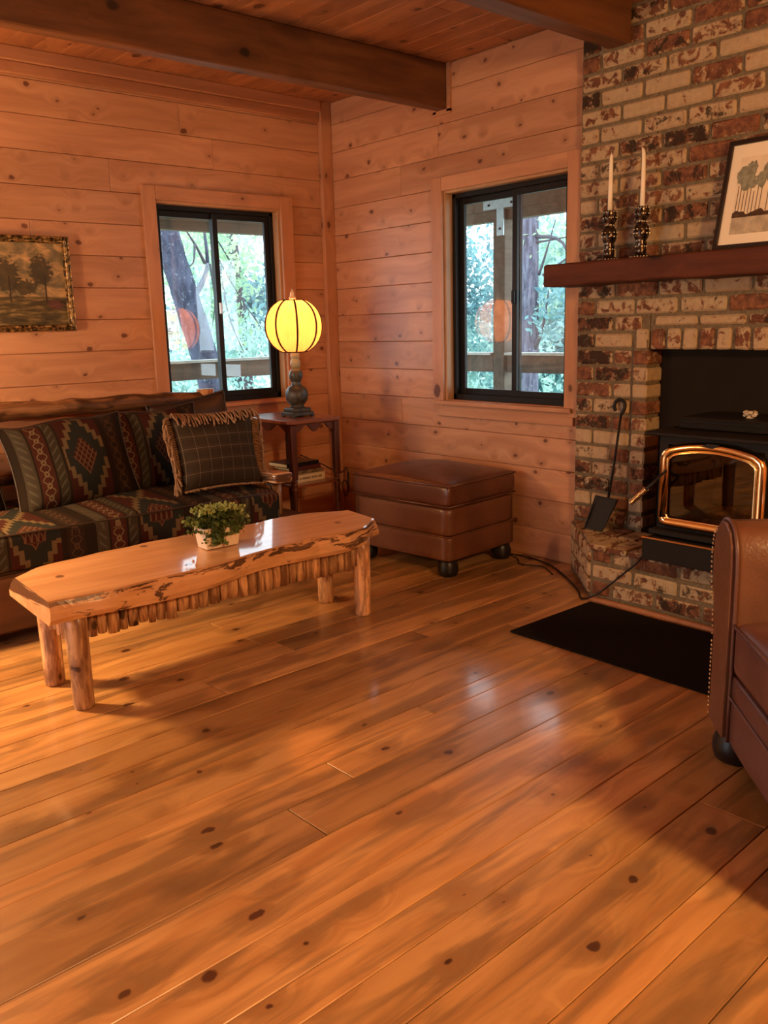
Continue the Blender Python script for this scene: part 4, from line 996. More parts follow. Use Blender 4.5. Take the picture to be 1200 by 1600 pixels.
# ------------------------------------------------------------------ live-edge bench used as a coffee table
BO = (-2.0, -1.75, 0.0)
bench = thing('slab_bench', 'long live-edge slab bench on log legs in front of the sofa', 'bench', BO)
def interp(x, pts):
    return float(np.interp(x, [p[0] for p in pts], [p[1] for p in pts]))
yb_t = [(-2.76, -1.63), (-2.66, -1.555), (-2.45, -1.525), (-2.2, -1.51), (-1.95, -1.505), (-1.80, -1.535), (-1.62, -1.52), (-1.45, -1.515), (-1.22, -1.60)]
yf_t = [(-2.76, -1.955), (-2.5, -1.962), (-2.2, -1.955), (-1.95, -1.915), (-1.75, -1.895), (-1.6, -1.885), (-1.45, -1.905), (-1.33, -1.885), (-1.22, -1.80)]
g = G(); NS = 60; ring = 16; rr = random.Random(4)
for i in range(NS + 1):
    t = i / NS; x = -2.755 + t * (2.755 - 1.215)
    a, b = interp(x, yb_t), interp(x, yf_t)
    a += 0.004 * math.sin(x * 31); b += 0.003 * math.sin(x * 13)
    zt, zb = 0.430, 0.346 + 0.006 * math.sin(x * 9)   # the slab is not quite level: see tilt below
    bulge = 0.008 + 0.004 * math.sin(x * 11) + 0.003 * math.sin(x * 29)
    sec = [(a - 0.012, zt), (a * 0.75 + b * 0.25, zt), (a * 0.5 + b * 0.5, zt), (a * 0.25 + b * 0.75, zt), (b + 0.004, zt), (b - 0.001, zt - 0.005), (b - bulge, zt - 0.028), (b - bulge * 1.2, zb + 0.02), (b - 0.002, zb),
           (a * 0.25 + b * 0.75, zb), (a * 0.5 + b * 0.5, zb), (a * 0.75 + b * 0.25, zb), (a + 0.05, zb), (a + 0.055, zb + 0.02), (a + 0.03, zt - 0.03), (a + 0.004, zt - 0.008)]
    for (yy, zz) in sec:
        end = 0.0
        if i == NS: end = 0.030 * (zt - zz) / 0.08
        if i == 0: end = -0.006 * (zt - zz) / 0.08
        g.v.append((x + end, yy, zz + (yy + 1.74) * 0.060))
for i in range(NS):
    for k in range(ring):
        k2 = (k + 1) % ring; g.f.append((i * ring + k, i * ring + k2, (i + 1) * ring + k2, (i + 1) * ring + k))
g.f.append(tuple(range(ring))); g.f.append(tuple(reversed(range(NS * ring, (NS + 1) * ring))))
g.v = [(p[0], p[1], p[2]) for p in g.v]
sl = wg(g, (BO[0], BO[1], 0.43))
o = build('slab', sl, 'slab', bench, loc=(0, 0, 0.43), fixn=True)
for p in o.data.polygons: p.use_smooth = False
for (lx, ly) in ((-2.657, -1.912), (-2.652, -1.628), (-1.321, -1.833), (-1.326, -1.560)):
    pts = [(lx - BO[0], ly - BO[1], z) for z in (0.0, 0.012, 0.1, 0.2, 0.3, 0.36)]
    build('leg', G().tube(pts, [0.033, 0.037, 0.037, 0.039, 0.040, 0.041], 12, wob=0.025), 'log_z', bench, smooth=True)
random.seed(12)
var = []
for k in range(5):
    zb = random.uniform(-0.004, 0.012)
    rr_ = random.uniform(0.9, 1.1)
    gg = G().tube([(0, 0, zb), (0, 0, 0.05), (0, 0, 0.09), (0, 0, 0.128)], [0.0245 * rr_, 0.026, 0.0255, 0.025 * rr_], 8, wob=0.10)
    gg.v = [(p[0], p[1] * 0.55, p[2]) for p in gg.v]
    var.append(gg)
meshes = []
def slat(x, y, rz, sxx):
    k = random.randrange(5)
    if len(meshes) <= 4:
        pass
    o = build('slat', var[k], 'log_z', bench, smooth=True) if k not in SL else link_copy(SL[k], bench, (0, 0, 0))
    SL.setdefault(k, o)
    o.location = (x - BO[0], y - BO[1], 0.232 + random.uniform(-0.006, 0.006)); o.rotation_euler = (0, 0, rz); o.scale = (sxx * 0.93, 1, 1)
SL = {}
for yside, x0, x1 in ((-1.880, -2.605, -1.375), (-1.600, -2.60, -1.38)):
    xx = x0
    while xx < x1:
        w = random.uniform(0.030, 0.056); slat(xx + w / 2, yside + (0.045 * (xx - x0) / (x1 - x0)), 0, w / 0.048); xx += w
for xs in (-2.655, -1.325):
    yy = -1.862 if xs < -2 else -1.79
    while yy < (-1.675 if xs < -2 else -1.61):
        w = random.uniform(0.035, 0.052); slat(xs, yy + w / 2, PI / 2, w / 0.048); yy += w

# ------------------------------------------------------------------ planter on the bench
PO = (-1.988, -1.742, 0.4315)
plant = thing('potted_plant', 'small trailing green plant in a cream ceramic box on the bench', 'plant', PO)
g = G()
w0, d0, w1, d1, hh = 0.072, 0.036, 0.084, 0.043, 0.086
th_ = 0.006
def rect(w, d, z): return [(-w, -d, z), (w, -d, z), (w, d, z), (-w, d, z)]
g.v = rect(w0, d0, 0) + rect(w1, d1, hh) + rect(w1 - th_, d1 - th_, hh) + rect(w0 - th_, d0 - th_, 0.012)
for a in range(3):
    for i in range(4): g.f.append((a * 4 + i, a * 4 + (i + 1) % 4, a * 4 + 4 + (i + 1) % 4, a * 4 + 4 + i))
g.f += [(3, 2, 1, 0), (12, 13, 14, 15)]
build('pot', g, 'pot', plant, bevel=0.003, fixn=True)
build('soil', boxes(((-0.074, -0.034, 0.014), (0.074, 0.034, 0.074))), 'soil', plant)
def plant_leaves(n, tip, seed):
    rg = np.random.default_rng(seed); g = G()
    for _ in range(n):
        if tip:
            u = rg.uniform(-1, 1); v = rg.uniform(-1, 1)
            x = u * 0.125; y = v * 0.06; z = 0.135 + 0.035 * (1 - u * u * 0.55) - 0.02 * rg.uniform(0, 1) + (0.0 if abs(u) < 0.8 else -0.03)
        else:
            k = rg.uniform()
            if k < 0.62:
                u = rg.normal(0, 0.5); v = rg.normal(0, 0.5); x = u * 0.11; y = v * 0.06; z = rg.uniform(0.085, 0.155) - 0.02 * abs(u)
            elif k < 0.87: x = -0.028 + rg.normal(0, 0.022); y = -0.052 + rg.normal(0, 0.008); z = rg.uniform(0.018, 0.11)
            elif k < 0.95: x = 0.058 + rg.normal(0, 0.014); y = -0.050 + rg.normal(0, 0.006); z = rg.uniform(0.052, 0.10)
            else: x = rg.uniform(-0.12, -0.08); y = rg.normal(0, 0.03); z = rg.uniform(0.09, 0.13)
        s = rg.uniform(0.0055, 0.0095); a = rg.normal(0, 1, 3); a[2] = abs(a[2]) * 0.7 + 0.2; a /= np.linalg.norm(a)
        b = np.cross(a, rg.normal(0, 1, 3)); b /= np.linalg.norm(b); c = np.cross(a, b); p = np.array((x, y, z))
        vs = [p + b * s * math.cos(q) + c * s * 0.8 * math.sin(q) + a * 0.002 * math.cos(2 * q) for q in np.linspace(0, 2 * PI, 6, endpoint=False)]
        g.add(vs, [tuple(range(6))])
    return g
o = build('foliage', plant_leaves(1100, False, 3), 'plant_leaf', plant); o['kind'] = 'stuff'
o = build('leaf_tips', plant_leaves(300, True, 4), 'plant_tip', plant); o['kind'] = 'stuff'
random.seed(3)
for k in range(9):
    x = random.uniform(-0.09, 0.09); build('stem', G().tube(smoothpath([(x * 0.5, 0, 0.07), (x * 0.9, random.uniform(-0.03, 0.03), 0.11), (x * 1.25, random.uniform(-0.05, 0.05), 0.145)], 3), 0.0015, 5), 'plant_leaf', plant)

# ------------------------------------------------------------------ end table
TO = (-0.775, -0.530, 0.0)
tab = thing('end_table', 'small dark cherry end table with a shelf in the room corner', 'table', TO)
w, d = 0.187, 0.273; c = 0.035
oct_ = [(-w + c, -d), (w - c, -d), (w, -d + c), (w, d - c), (w - c, d), (-w + c, d), (-w, d - c), (-w, -d + c)]
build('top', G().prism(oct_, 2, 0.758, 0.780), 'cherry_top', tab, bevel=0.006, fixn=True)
for sx in (-1, 1):
    for sy in (-1, 1):
        g = G().box((0, 0, 0.60), (0.036, 0.036, 0.312), 0.003)
        g.lathe([(0.017, 0.444), (0.021, 0.435), (0.016, 0.425), (0.0185, 0.415), (0.018, 0.40), (0.021, 0.385), (0.016, 0.36), (0.012, 0.20), (0.011, 0.05), (0.015, 0.03), (0.010, 0.0)], 12)
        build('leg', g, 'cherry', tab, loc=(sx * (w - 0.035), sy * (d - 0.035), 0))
def scallop(L):
    pts = []; n = 28
    for i in range(n + 1):
        t = i / n; u = abs(2 * t - 1)
        z = 0.735 - 0.022 * math.cos(u * PI * 2.2) * (1 - 0.15 * u) - 0.006
        if u > 0.86: z = 0.735 - 0.045 * (u - 0.86) / 0.14 - 0.0
        pts.append((-L / 2 + L * t, z))
    return [(L / 2, 0.757), (-L / 2, 0.757)] + pts
for sy in (-1, 1): build('apron', G().prism(scallop(2 * (w - 0.035) - 0.037), 1, sy * (d - 0.035) - 0.007, sy * (d - 0.035) + 0.007), 'cherry', tab, fixn=True)
for sx in (-1, 1): build('apron', G().prism(scallop(2 * (d - 0.035) - 0.037), 0, sx * (w - 0.035) - 0.007, sx * (w - 0.035) + 0.007), 'cherry', tab, fixn=True)
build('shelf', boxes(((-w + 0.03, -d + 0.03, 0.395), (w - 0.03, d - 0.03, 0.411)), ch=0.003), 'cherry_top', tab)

def book(label, c, size, rz, cover, spine_text=False, group='books on the end table shelf'):
    """length along x (spine faces -y), depth along y, thickness z"""
    L, D, H = size
    t = thing('book', label, 'book', c, math.radians(rz), group)
    build('cover', boxes(((-L / 2, -D / 2, 0), (L / 2, D / 2, 0.003)), ((-L / 2, -D / 2, H - 0.003), (L / 2, D / 2, H)), ((-L / 2, -D / 2, 0.003), (L / 2, -D / 2 + 0.003, H - 0.003)), ch=0.0008), cover, t)
    build('pages', boxes(((-L / 2 + 0.004, -D / 2 + 0.003, 0.003), (L / 2 - 0.004, D / 2 - 0.004, H - 0.003))), 'paper', t)
    if spine_text:
        g = G(); x = -L / 2 + 0.045; rr = random.Random(2)
        while x < L / 2 - 0.03:
            wl = rr.uniform(0.004, 0.008); g.box((x + wl / 2, -D / 2 - 0.0004, H * 0.52), (wl, 0.0008, H * 0.26)); x += wl + (0.003 if rr.random() < 0.8 else 0.010)
        build('lettering', g, 'book_mottle', t)
    return t
book('thick book with a cream lettered spine, lowest in the stack on the end table shelf', (-0.785, -0.615, 0.4115), (0.235, 0.19, 0.044), 4, 'book_cream', True)
book('mottled brown book lying on the cream-spined book', (-0.765, -0.60, 0.4560), (0.215, 0.17, 0.020), 2, 'book_mottle')
book('maroon book under the topmost black book', (-0.775, -0.585, 0.4765), (0.22, 0.17, 0.022), -3, 'book_red')
book('glossy black book topmost in the stack on the end table shelf', (-0.80, -0.585, 0.4990), (0.235, 0.18, 0.024), 3, 'book_black')

# ------------------------------------------------------------------ table lamp
LO = (-0.765, -0.600, 0.7805)
lamp = thing('table_lamp', 'lit lantern-shaped table lamp with a dark carved base on the end table', 'lamp', LO)
g = G().box((0, 0, 0.018), (0.150, 0.125, 0.022), 0.004); g.box((0, 0, 0.040), (0.128, 0.104, 0.024), 0.006)
for sx in (-1, 1):
    for sy in (-1, 1): g.box((sx * 0.064, sy * 0.052, 0.005), (0.024, 0.024, 0.010), 0.003)
build('plinth', g, 'lampbase', lamp)
def flute(a, z): return 1 + (0.035 * math.cos(a * 16 + z * 30) if 0.085 < z < 0.165 else 0)
build('body', G().lathe([(0.0451, 0.050), (0.0369, 0.062), (0.0476, 0.076), (0.0607, 0.095), (0.0648, 0.118), (0.0640, 0.124), (0.0640, 0.130), (0.0607, 0.150), (0.0476, 0.170), (0.0295, 0.180), (0.0271, 0.186), (0.0303, 0.192), (0.0246, 0.198), (0.0279, 0.203),
       (0.0377, 0.222), (0.0402, 0.240), (0.0369, 0.258), (0.0271, 0.272), (0.0205, 0.277)], 48, wob=flute), 'lampbase', lamp, smooth=True)
build('neck', G().lathe([(0.0180, 0.277), (0.0262, 0.288), (0.0295, 0.305), (0.0262, 0.322), (0.0197, 0.332), (0.0246, 0.338), (0.0246, 0.355), (0.0213, 0.366), (0.0271, 0.372), (0.0164, 0.376)], 32), 'lampbase', lamp, smooth=True)
SZ = 0.5145; SH = 0.1435
sp = [(1.0, 0.068), (0.93, 0.088), (0.84, 0.106), (0.72, 0.124), (0.58, 0.138), (0.42, 0.149), (0.25, 0.156), (0.08, 0.159)]
prof = [(r, -t * SH) for t, r in sp] + [(r, t * SH) for t, r in reversed(sp)]
shade = build('shade', G().lathe(prof, 64, cap=False, wob=lambda a, z: 1 - 0.012 * (1 - abs(math.cos(a * 4)))), 'shade', lamp, smooth=True, loc=(0, 0, SZ))
for k in range(8):
    a = 2 * PI * k / 8 + 0.30
    build('rib', G().tube([(r * 1.008 * math.cos(a), r * 1.008 * math.sin(a), z) for r, z in prof], 0.0055, 6), 'rib', shade, smooth=True)
for zz in (-SH, SH):
    build('ring', G().tube([(0.0685 * math.cos(q), 0.0685 * math.sin(q), zz) for q in np.linspace(0, 2 * PI, 33)], 0.004, 6, cap=False), 'rib', shade, smooth=True)
build('stem', G().tube([(0, 0, 0.37), (0, 0, 0.66)], 0.005, 8), 'nail', lamp)
build('spider', G().tube([(-0.067, 0, SZ + SH - 0.002), (0.067, 0, SZ + SH - 0.002)], 0.003, 6), 'nail', lamp)
build('finial', G().lathe([(0.012, 0.658), (0.018, 0.664), (0.020, 0.674), (0.012, 0.680), (0.014, 0.684), (0.010, 0.690), (0.012, 0.697), (0.009, 0.706), (0.002, 0.722)], 16), 'crystal', lamp, smooth=True)
build('bulb', G().lathe([(0.012, 0.44), (0.016, 0.46), (0.028, 0.50), (0.026, 0.52), (0.012, 0.535)], 16), 'candle', lamp, smooth=True)
for dz in (0.565,):
    l = light('bulb_light', 'POINT', (LO[0], LO[1], LO[2] + dz), 5.6, (1.0, 0.50, 0.17), 0.03)

# ------------------------------------------------------------------ leather ottoman
oa = math.radians(5.0)
ux, uy = Vector((math.cos(oa), math.sin(oa), 0)), Vector((-math.sin(oa), math.cos(oa), 0))
oc = Vector((-0.65, -1.717, 0)) + ux * 0.28 + uy * 0.345
ott = thing('ottoman', 'square brown leather ottoman with dark bun feet by the chimney window', 'ottoman', oc, oa)
HX, HY = 0.28, 0.345
build('lower_band', softbox((HX, HY, 0.066), 0.012, 6), 'leather', ott, smooth=True, loc=(0, 0, 0.151))
build('upper_band', softbox((HX - 0.001, HY - 0.001, 0.076), 0.018, 6), 'leather', ott, smooth=True, loc=(0, 0, 0.290))
build('piping', G().tube([(-HX, -HY, 0.217), (HX, -HY, 0.217), (HX, HY, 0.217), (-HX, HY, 0.217), (-HX, -HY, 0.217)], 0.0035, 6), 'leather', ott)
def cfn(q, p):
    top = q.z > 0
    wr = 0.0025 * math.sin(q.x * 70 + 3 * math.sin(q.y * 9)) * (1 - p[0] ** 2) if top else 0
    ez = (0.055 * (1 - p[0] ** 2) * (1 - p[1] ** 2) if top else 0) + wr
    b = 1 + 0.022 * (1 - p[2] ** 2)
    return Vector((q.x * b, q.y * b, q.z + ez))
build('seat_cushion', softbox((HX + 0.002, HY + 0.002, 0.063), 0.026, 16, cfn), 'leather_top', ott, smooth=True, loc=(0, 0, 0.430))
for zz in (0.375, 0.482):
    e = 0.004
    build('welt', G().tube([(-HX - e, -HY - e, zz), (0, -HY - e - 0.003, zz), (HX + e, -HY - e, zz), (HX + e + 0.003, 0, zz), (HX + e, HY + e, zz), (0, HY + e, zz), (-HX - e, HY + e, zz), (-HX - e - 0.003, 0, zz), (-HX - e, -HY - e, zz)], 0.005, 6), 'leather_top', ott, smooth=True)
for sx in (-1, 1):
    for sy in (-1, 1):
        build('foot', G().lathe([(0.040, 0.0), (0.048, 0.006), (0.055, 0.028), (0.055, 0.052), (0.048, 0.074), (0.044, 0.086)], 24), 'bun', ott, smooth=True, loc=(sx * (HX - 0.050), sy * (HY - 0.050), 0))

# ------------------------------------------------------------------ armchair cut by the picture edge
ch = thing('armchair', 'brown leather club armchair with brass nailhead trim at the picture edge', 'armchair', (-1.6954, -3.8456, 0), math.radians(-136.2))
def arm_outline(s):
    pts = [(-0.43, 0.095), (-0.43, 0.25), (-0.432, 0.40), (-0.450, 0.455), (-0.470, 0.515), (-0.477, 0.575), (-0.468, 0.630), (-0.445, 0.672), (-0.405, 0.697), (-0.360, 0.700), (-0.318, 0.680), (-0.292, 0.640), (-0.282, 0.585), (-0.280, 0.45), (-0.280, 0.095)]
    return [(p[0] * s, p[1] + (0.022 if p[1] > 0.44 else 0)) for p in pts]
for s in (-1, 1):
    sgn = 1 if s == -1 else -1
    o = build('arm', G().prism(arm_outline(-s), 1, 0.018, 0.82), 'leather2', ch, fixn=True, bevel=0.012)
    for p in o.data.polygons: p.use_smooth = True
    inset = [(x, z) for x, z in arm_outline(-s)]
    cx = sum(p[0] for p in inset) / len(inset); cz = sum(p[1] for p in inset) / len(inset)
    pan = build('front_panel', G().prism([(cx + (x - cx) * 0.90, cz + (z - cz) * 0.985) for x, z in inset], 1, 0.002, 0.020), 'leather2', ch, fixn=True, bevel=0.004)
    build('welt', G().tube(smoothpath([(x, 0.016, z) for x, z in inset], 3), 0.006, 6), 'leather_seat', ch, smooth=True)
    nl = smoothpath([(cx + (x - cx) * 0.93, 0.001, cz + (z - cz) * 0.985) for x, z in inset[:8]], 12)
    acc = 0.0; last = nl[0]
    nm = None
    for p in nl[1:]:
        acc += (p - last).length; last = p
        if acc > 0.0125:
            acc = 0.0
            if nm is None:
                gg = G().lathe([(0.0052, 0.0), (0.0045, 0.002), (0.0022, 0.0036)], 8); nm = build('nailhead', gg, 'nail', pan, smooth=True, loc=p, rot=(PI / 2, 0, 0))
            else: link_copy(nm, pan, p)
build('front_rail', softbox((0.279, 0.03, 0.104), 0.012, 6), 'leather_seat', ch, smooth=True, loc=(0, 0.045, 0.197))
build('seam', G().tube([(-0.278, 0.0135, 0.235), (0.278, 0.0135, 0.235)], 0.004, 6), 'leather_seat', ch)
build('seat_cushion', softbox((0.276, 0.315, 0.080), 0.035, 14, lambda q, p: Vector((q.x, q.y, q.z + (0.03 * (1 - p[0] ** 2) * (1 - p[1] ** 2) if q.z > 0 else 0)))), 'leather_seat', ch, smooth=True, loc=(0, 0.325, 0.383))
build('welt', G().tube([(-0.272, 0.014, 0.446), (0.0, 0.010, 0.452), (0.272, 0.014, 0.446)], 0.006, 6), 'leather_seat', ch, smooth=True)
build('backrest', softbox((0.42, 0.12, 0.40), 0.07, 12), 'leather2', ch, smooth=True, loc=(0, 0.75, 0.52))
build('base', boxes(((-0.40, 0.06, 0.095), (0.40, 0.80, 0.30))), 'leather2', ch)
for sx in (-1, 1):
    for yy in (0.065, 0.76):
        build('foot', G().lathe([(0.046, 0.0), (0.056, 0.008), (0.064, 0.034), (0.063, 0.060), (0.054, 0.084), (0.050, 0.096)], 24), 'bun', ch, smooth=True, loc=(sx * 0.365, yy, 0))

# ------------------------------------------------------------------ hearth mat, cords, shovel
o = tag(build('hearth_mat', boxes(((-0.28, -0.47, 0.0), (0.28, 0.47, 0.009)), ch=0.003), 'mat_black', loc=(-0.752, -2.928, 0.0005)), 'black rectangular mat on the floor in front of the hearth', 'mat')
cordp = [(-0.09, -1.50, 0.005), (-0.063, -1.62, 0.005), (-0.052, -1.76, 0.005), (-0.106, -1.945, 0.005), (-0.226, -2.134, 0.005), (-0.36, -2.307, 0.005), (-0.455, -2.40, 0.005), (-0.462, -2.47, 0.035), (-0.452, -2.516, 0.071), (-0.452, -2.615, 0.164), (-0.452, -2.690, 0.235), (-0.460, -2.715, 0.268)]
c_ = thing('power_cord', 'black cord running from behind the ottoman across the floor to the stove', 'cord', (-0.09, -1.50, 0))
build('cable', wg(G().tube(smoothpath(cordp, 6), 0.0042, 6), (-0.09, -1.50, 0)), 'cord', c_, smooth=True)
build('cable', wg(G().tube(smoothpath([(-0.07, -1.57, 0.013), (-0.12, -1.72, 0.005), (-0.19, -1.80, 0.005), (-0.15, -1.92, 0.005), (-0.23, -2.05, 0.005)], 6), 0.0036, 6), (-0.09, -1.50, 0)), 'cord', c_, smooth=True)
lc = smoothpath([(-0.545, -0.30, 0.50), (-0.30, -0.20, 0.40), (-0.10, -0.12, 0.31), (-0.03, -0.11, 0.335), (-0.045, -0.13, 0.24), (-0.02, -0.11, 0.17), (-0.05, -0.12, 0.25), (-0.09, -0.13, 0.23), (-0.05, -0.11, 0.14), (-0.012, -0.10, 0.18), (-0.008, -0.10, 0.30)], 6)
o = tag(build('lamp_cord', G().tube(lc, 0.0035, 6), 'cord', smooth=True), 'tangled dark lamp cord hanging by the wall between end table and ottoman', 'cord')

sh = thing('fireplace_shovel', 'black iron hearth shovel with a hooked handle leaning on the bricks', 'shovel', (-0.19, -2.29, 0.272))
def sg_(g): return wg(g, (-0.19, -2.29, 0.272))
build('rod', sg_(G().tube([(-0.148, -2.318, 0.425), (-0.120, -2.327, 0.60), (-0.088, -2.337, 0.84)], [0.0065, 0.006, 0.006], 8)), 'iron', sh, smooth=True)
build('hook', sg_(G().tube(smoothpath([(-0.088, -2.337, 0.835), (-0.080, -2.350, 0.868), (-0.076, -2.343, 0.893), (-0.074, -2.318, 0.905), (-0.076, -2.296, 0.893), (-0.078, -2.290, 0.868), (-0.080, -2.300, 0.852)], 5), 0.0085, 8)), 'iron', sh, smooth=True)
pan = G()
T0, T1, B0, B1 = Vector((-0.150, -2.257, 0.432)), Vector((-0.150, -2.378, 0.428)), Vector((-0.205, -2.228, 0.2735)), Vector((-0.205, -2.330, 0.2735))
nn = Vector((-0.94, 0, 0.33)).normalized()
for off in (0.0, 0.004):
    pan.v += [tuple(p + nn * off) for p in (T0, T1, B1, B0)]
pan.f = [(0, 1, 2, 3), (7, 6, 5, 4), (0, 4, 5, 1), (1, 5, 6, 2), (2, 6, 7, 3), (3, 7, 4, 0)]
build('blade', sg_(pan), 'iron', sh, fixn=True)
build('rim', sg_(G().tube([B0 + nn * 0.006, T0 + nn * 0.014, T1 + nn * 0.014, B1 + nn * 0.006], 0.005, 6)), 'iron', sh)

# ------------------------------------------------------------------ wood stove insert
SX = -0.40; YS0, YS1 = -2.745, -3.245
st = thing('stove_insert', 'black wood stove insert with an arched brass door in the fireplace', 'stove', (SX, (YS0 + YS1) / 2, hz))
SOg = (SX, (YS0 + YS1) / 2, hz)
def sg2(g): return wg(g, SOg)
def sb(nm, lo, hi, mat='stove', ch_=0.003, par=None): return build(nm, sg2(boxes((lo, hi), ch=ch_)), mat, par or st)
sb('side_panel', (SX + 0.012, YS0 - 0.012, hz + 0.001), (0.05, YS0, 0.80)); sb('side_panel', (SX + 0.012, YS1, hz + 0.001), (0.05, YS1 + 0.012, 0.80))
sb('floor_plate', (SX + 0.012, YS1 + 0.013, hz + 0.06), (0.05, YS0 - 0.013, hz + 0.075), 'firebrick'); sb('back_plate', (0.04, YS1 + 0.013, hz + 0.076), (0.055, YS0 - 0.013, 0.80), 'firebrick')
DY0, DY1, DZ0, DZ1 = -2.785, -3.205, 0.432, 0.742
g = boxes(((SX, YS1, hz + 0.001), (SX + 0.012, DY1, 0.80)), ((SX, DY0, hz + 0.001), (SX + 0.012, YS0, 0.80)), ((SX, DY1, hz + 0.001), (SX + 0.012, DY0, DZ0)), ((SX, DY1, DZ1 + 0.02), (SX + 0.012, DY0, 0.80)))
build('front_plate', sg2(g), 'stove', st)
sb('top_plate', (SX - 0.055, -3.285, 0.801), (0.058, -2.705, 0.817), 'stove', 0.004)
sb('vent_box', (-0.29, -3.215, 0.818), (0.0, -2.768, 0.868))
for k in range(3): sb('louver', (-0.305, -3.21, 0.823 + 0.017 * k), (-0.291, -2.772, 0.829 + 0.017 * k), 'panel', 0.001)
sb('surround_panel', (0.060, YO1 + 0.001, hz + 0.0), (0.075, YO0 - 0.001, 1.16), 'panel')
# brass door ring
path = []
for t in np.linspace(0, 1, 15): path.append((DY0 + (DY1 - DY0) * t, DZ1 - 0.012 + 0.036 * (1 - (2 * t - 1) ** 2)))
def rc(cy, cz, a0, a1, r): return [(cy + r * math.cos(a), cz + r * math.sin(a)) for a in np.linspace(a0, a1, 5)]
loop = [(DY0 + 0.000, DZ0 + 0.02), (DY0, DZ1 - 0.035)] + [(DY0 - 0.006, DZ1 - 0.020)] + path[1:-1] + [(DY1 + 0.006, DZ1 - 0.020), (DY1, DZ1 - 0.035), (DY1, DZ0 + 0.02), (DY1 + 0.006, DZ0 + 0.006), (DY1 + 0.02, DZ0), (DY0 - 0.02, DZ0), (DY0 - 0.006, DZ0 + 0.006), (DY0, DZ0 + 0.02), (DY0, DZ0 + 0.05)]
door = build('door', sg2(G().tube([(SX - 0.020, y_, z_) for y_, z_ in loop], 0.0205, 14)), 'gold', st, smooth=True)
build('inner_rim', sg2(G().tube([(SX - 0.030, (y_ + 2.995) * 0.905 - 2.995, (z_ - 0.585) * 0.885 + 0.585) for y_, z_ in loop], 0.006, 8)), 'gold', door, smooth=True)
pol = [((y_ + 2.995) * 0.95 - 2.995, (z_ - 0.585) * 0.95 + 0.585) for y_, z_ in loop[:-1]]
build('pane', sg2(G().prism(pol, 0, SX - 0.022, SX - 0.017)), 'stove_glass', door, fixn=True)
build('emblem', sg2(G().prism([(-2.955, 0.770), (-2.985, 0.783), (-3.035, 0.783), (-3.008, 0.765)], 0, SX - 0.044, SX - 0.037)), 'iron', door, fixn=True)
build('handle_rod', sg2(G().tube(smoothpath([(SX - 0.036, -2.80, 0.652), (SX - 0.075, -2.79, 0.630), (-0.52, -2.787, 0.605), (-0.52, -2.691, 0.515)], 4), 0.006, 8)), 'iron', door, smooth=True)
hx = []
A_, B_ = Vector((-0.52, -2.765, 0.585)), Vector((-0.52, -2.690, 0.514)); dv = (B_ - A_).normalized(); e1 = dv.cross(Vector((1, 0, 0))).normalized(); e2 = Vector((1, 0, 0))
for k in range(0, 14 * 8 + 1):
    a = 2 * PI * k / 8; p = A_.lerp(B_, k / (14 * 8)); hx.append(p + (e1 * math.cos(a) + e2 * math.sin(a)) * 0.010)
build('coil_grip', sg2(G().tube(hx, 0.0026, 5)), 'gold', door, smooth=True)
sb('lower_ledge', (SX - 0.050, -3.255, 0.376), (SX - 0.001, -2.735, 0.398), 'stove')
bl = sb('blower_box', (SX - 0.10, -3.255, hz + 0.001), (SX - 0.001, -2.738, 0.366))
sb('brass_strip', (SX - 0.108, -3.255, 0.366), (SX - 0.094, -2.738, 0.375), 'gold', 0.002, bl)
for (y0, y1, x0, zc, rr_) in ((-2.86, -3.14, -0.22, 0.385, 0.034), (-2.84, -3.10, -0.30, 0.375, 0.028), (-2.90, -3.12, -0.24, 0.462, 0.026)):
    lg = G().tube([(x0, y0, zc), (x0 - 0.02, (y0 + y1) / 2, zc + 0.01), (x0 + 0.02, y1, zc + 0.015)], [rr_, rr_ * 1.1, rr_ * 0.9], 10, wob=0.06)
    tag(build('firewood_log', lg, 'log'), {0.385: 'thick log behind the stove glass', 0.375: 'front log behind the stove glass, nearest the glass', 0.462: 'topmost log behind the stove glass'}[zc], 'log', 'logs inside the stove')
# little white ornament on the stove
on_ = thing('ornament', 'small pale leaf-shaped ornament on top of the stove', 'ornament', (-0.19, -3.03, 0.869))
g = G()
random.seed(9)
for k in range(9):
    a = 2 * PI * k / 9; r0 = 0.016
    g.box((r0 * math.cos(a), r0 * math.sin(a) * 1.4, 0.012 + 0.006 * (k % 3)), (0.016, 0.020, 0.010), 0.003, Matrix.Rotation(a, 3, 'Z') @ Matrix.Rotation(0.5, 3, 'Y'))
build('petals', g, 'ceram', on_); build('base', G().lathe([(0.016, 0), (0.014, 0.006), (0.010, 0.012)], 12), 'ceram', on_)

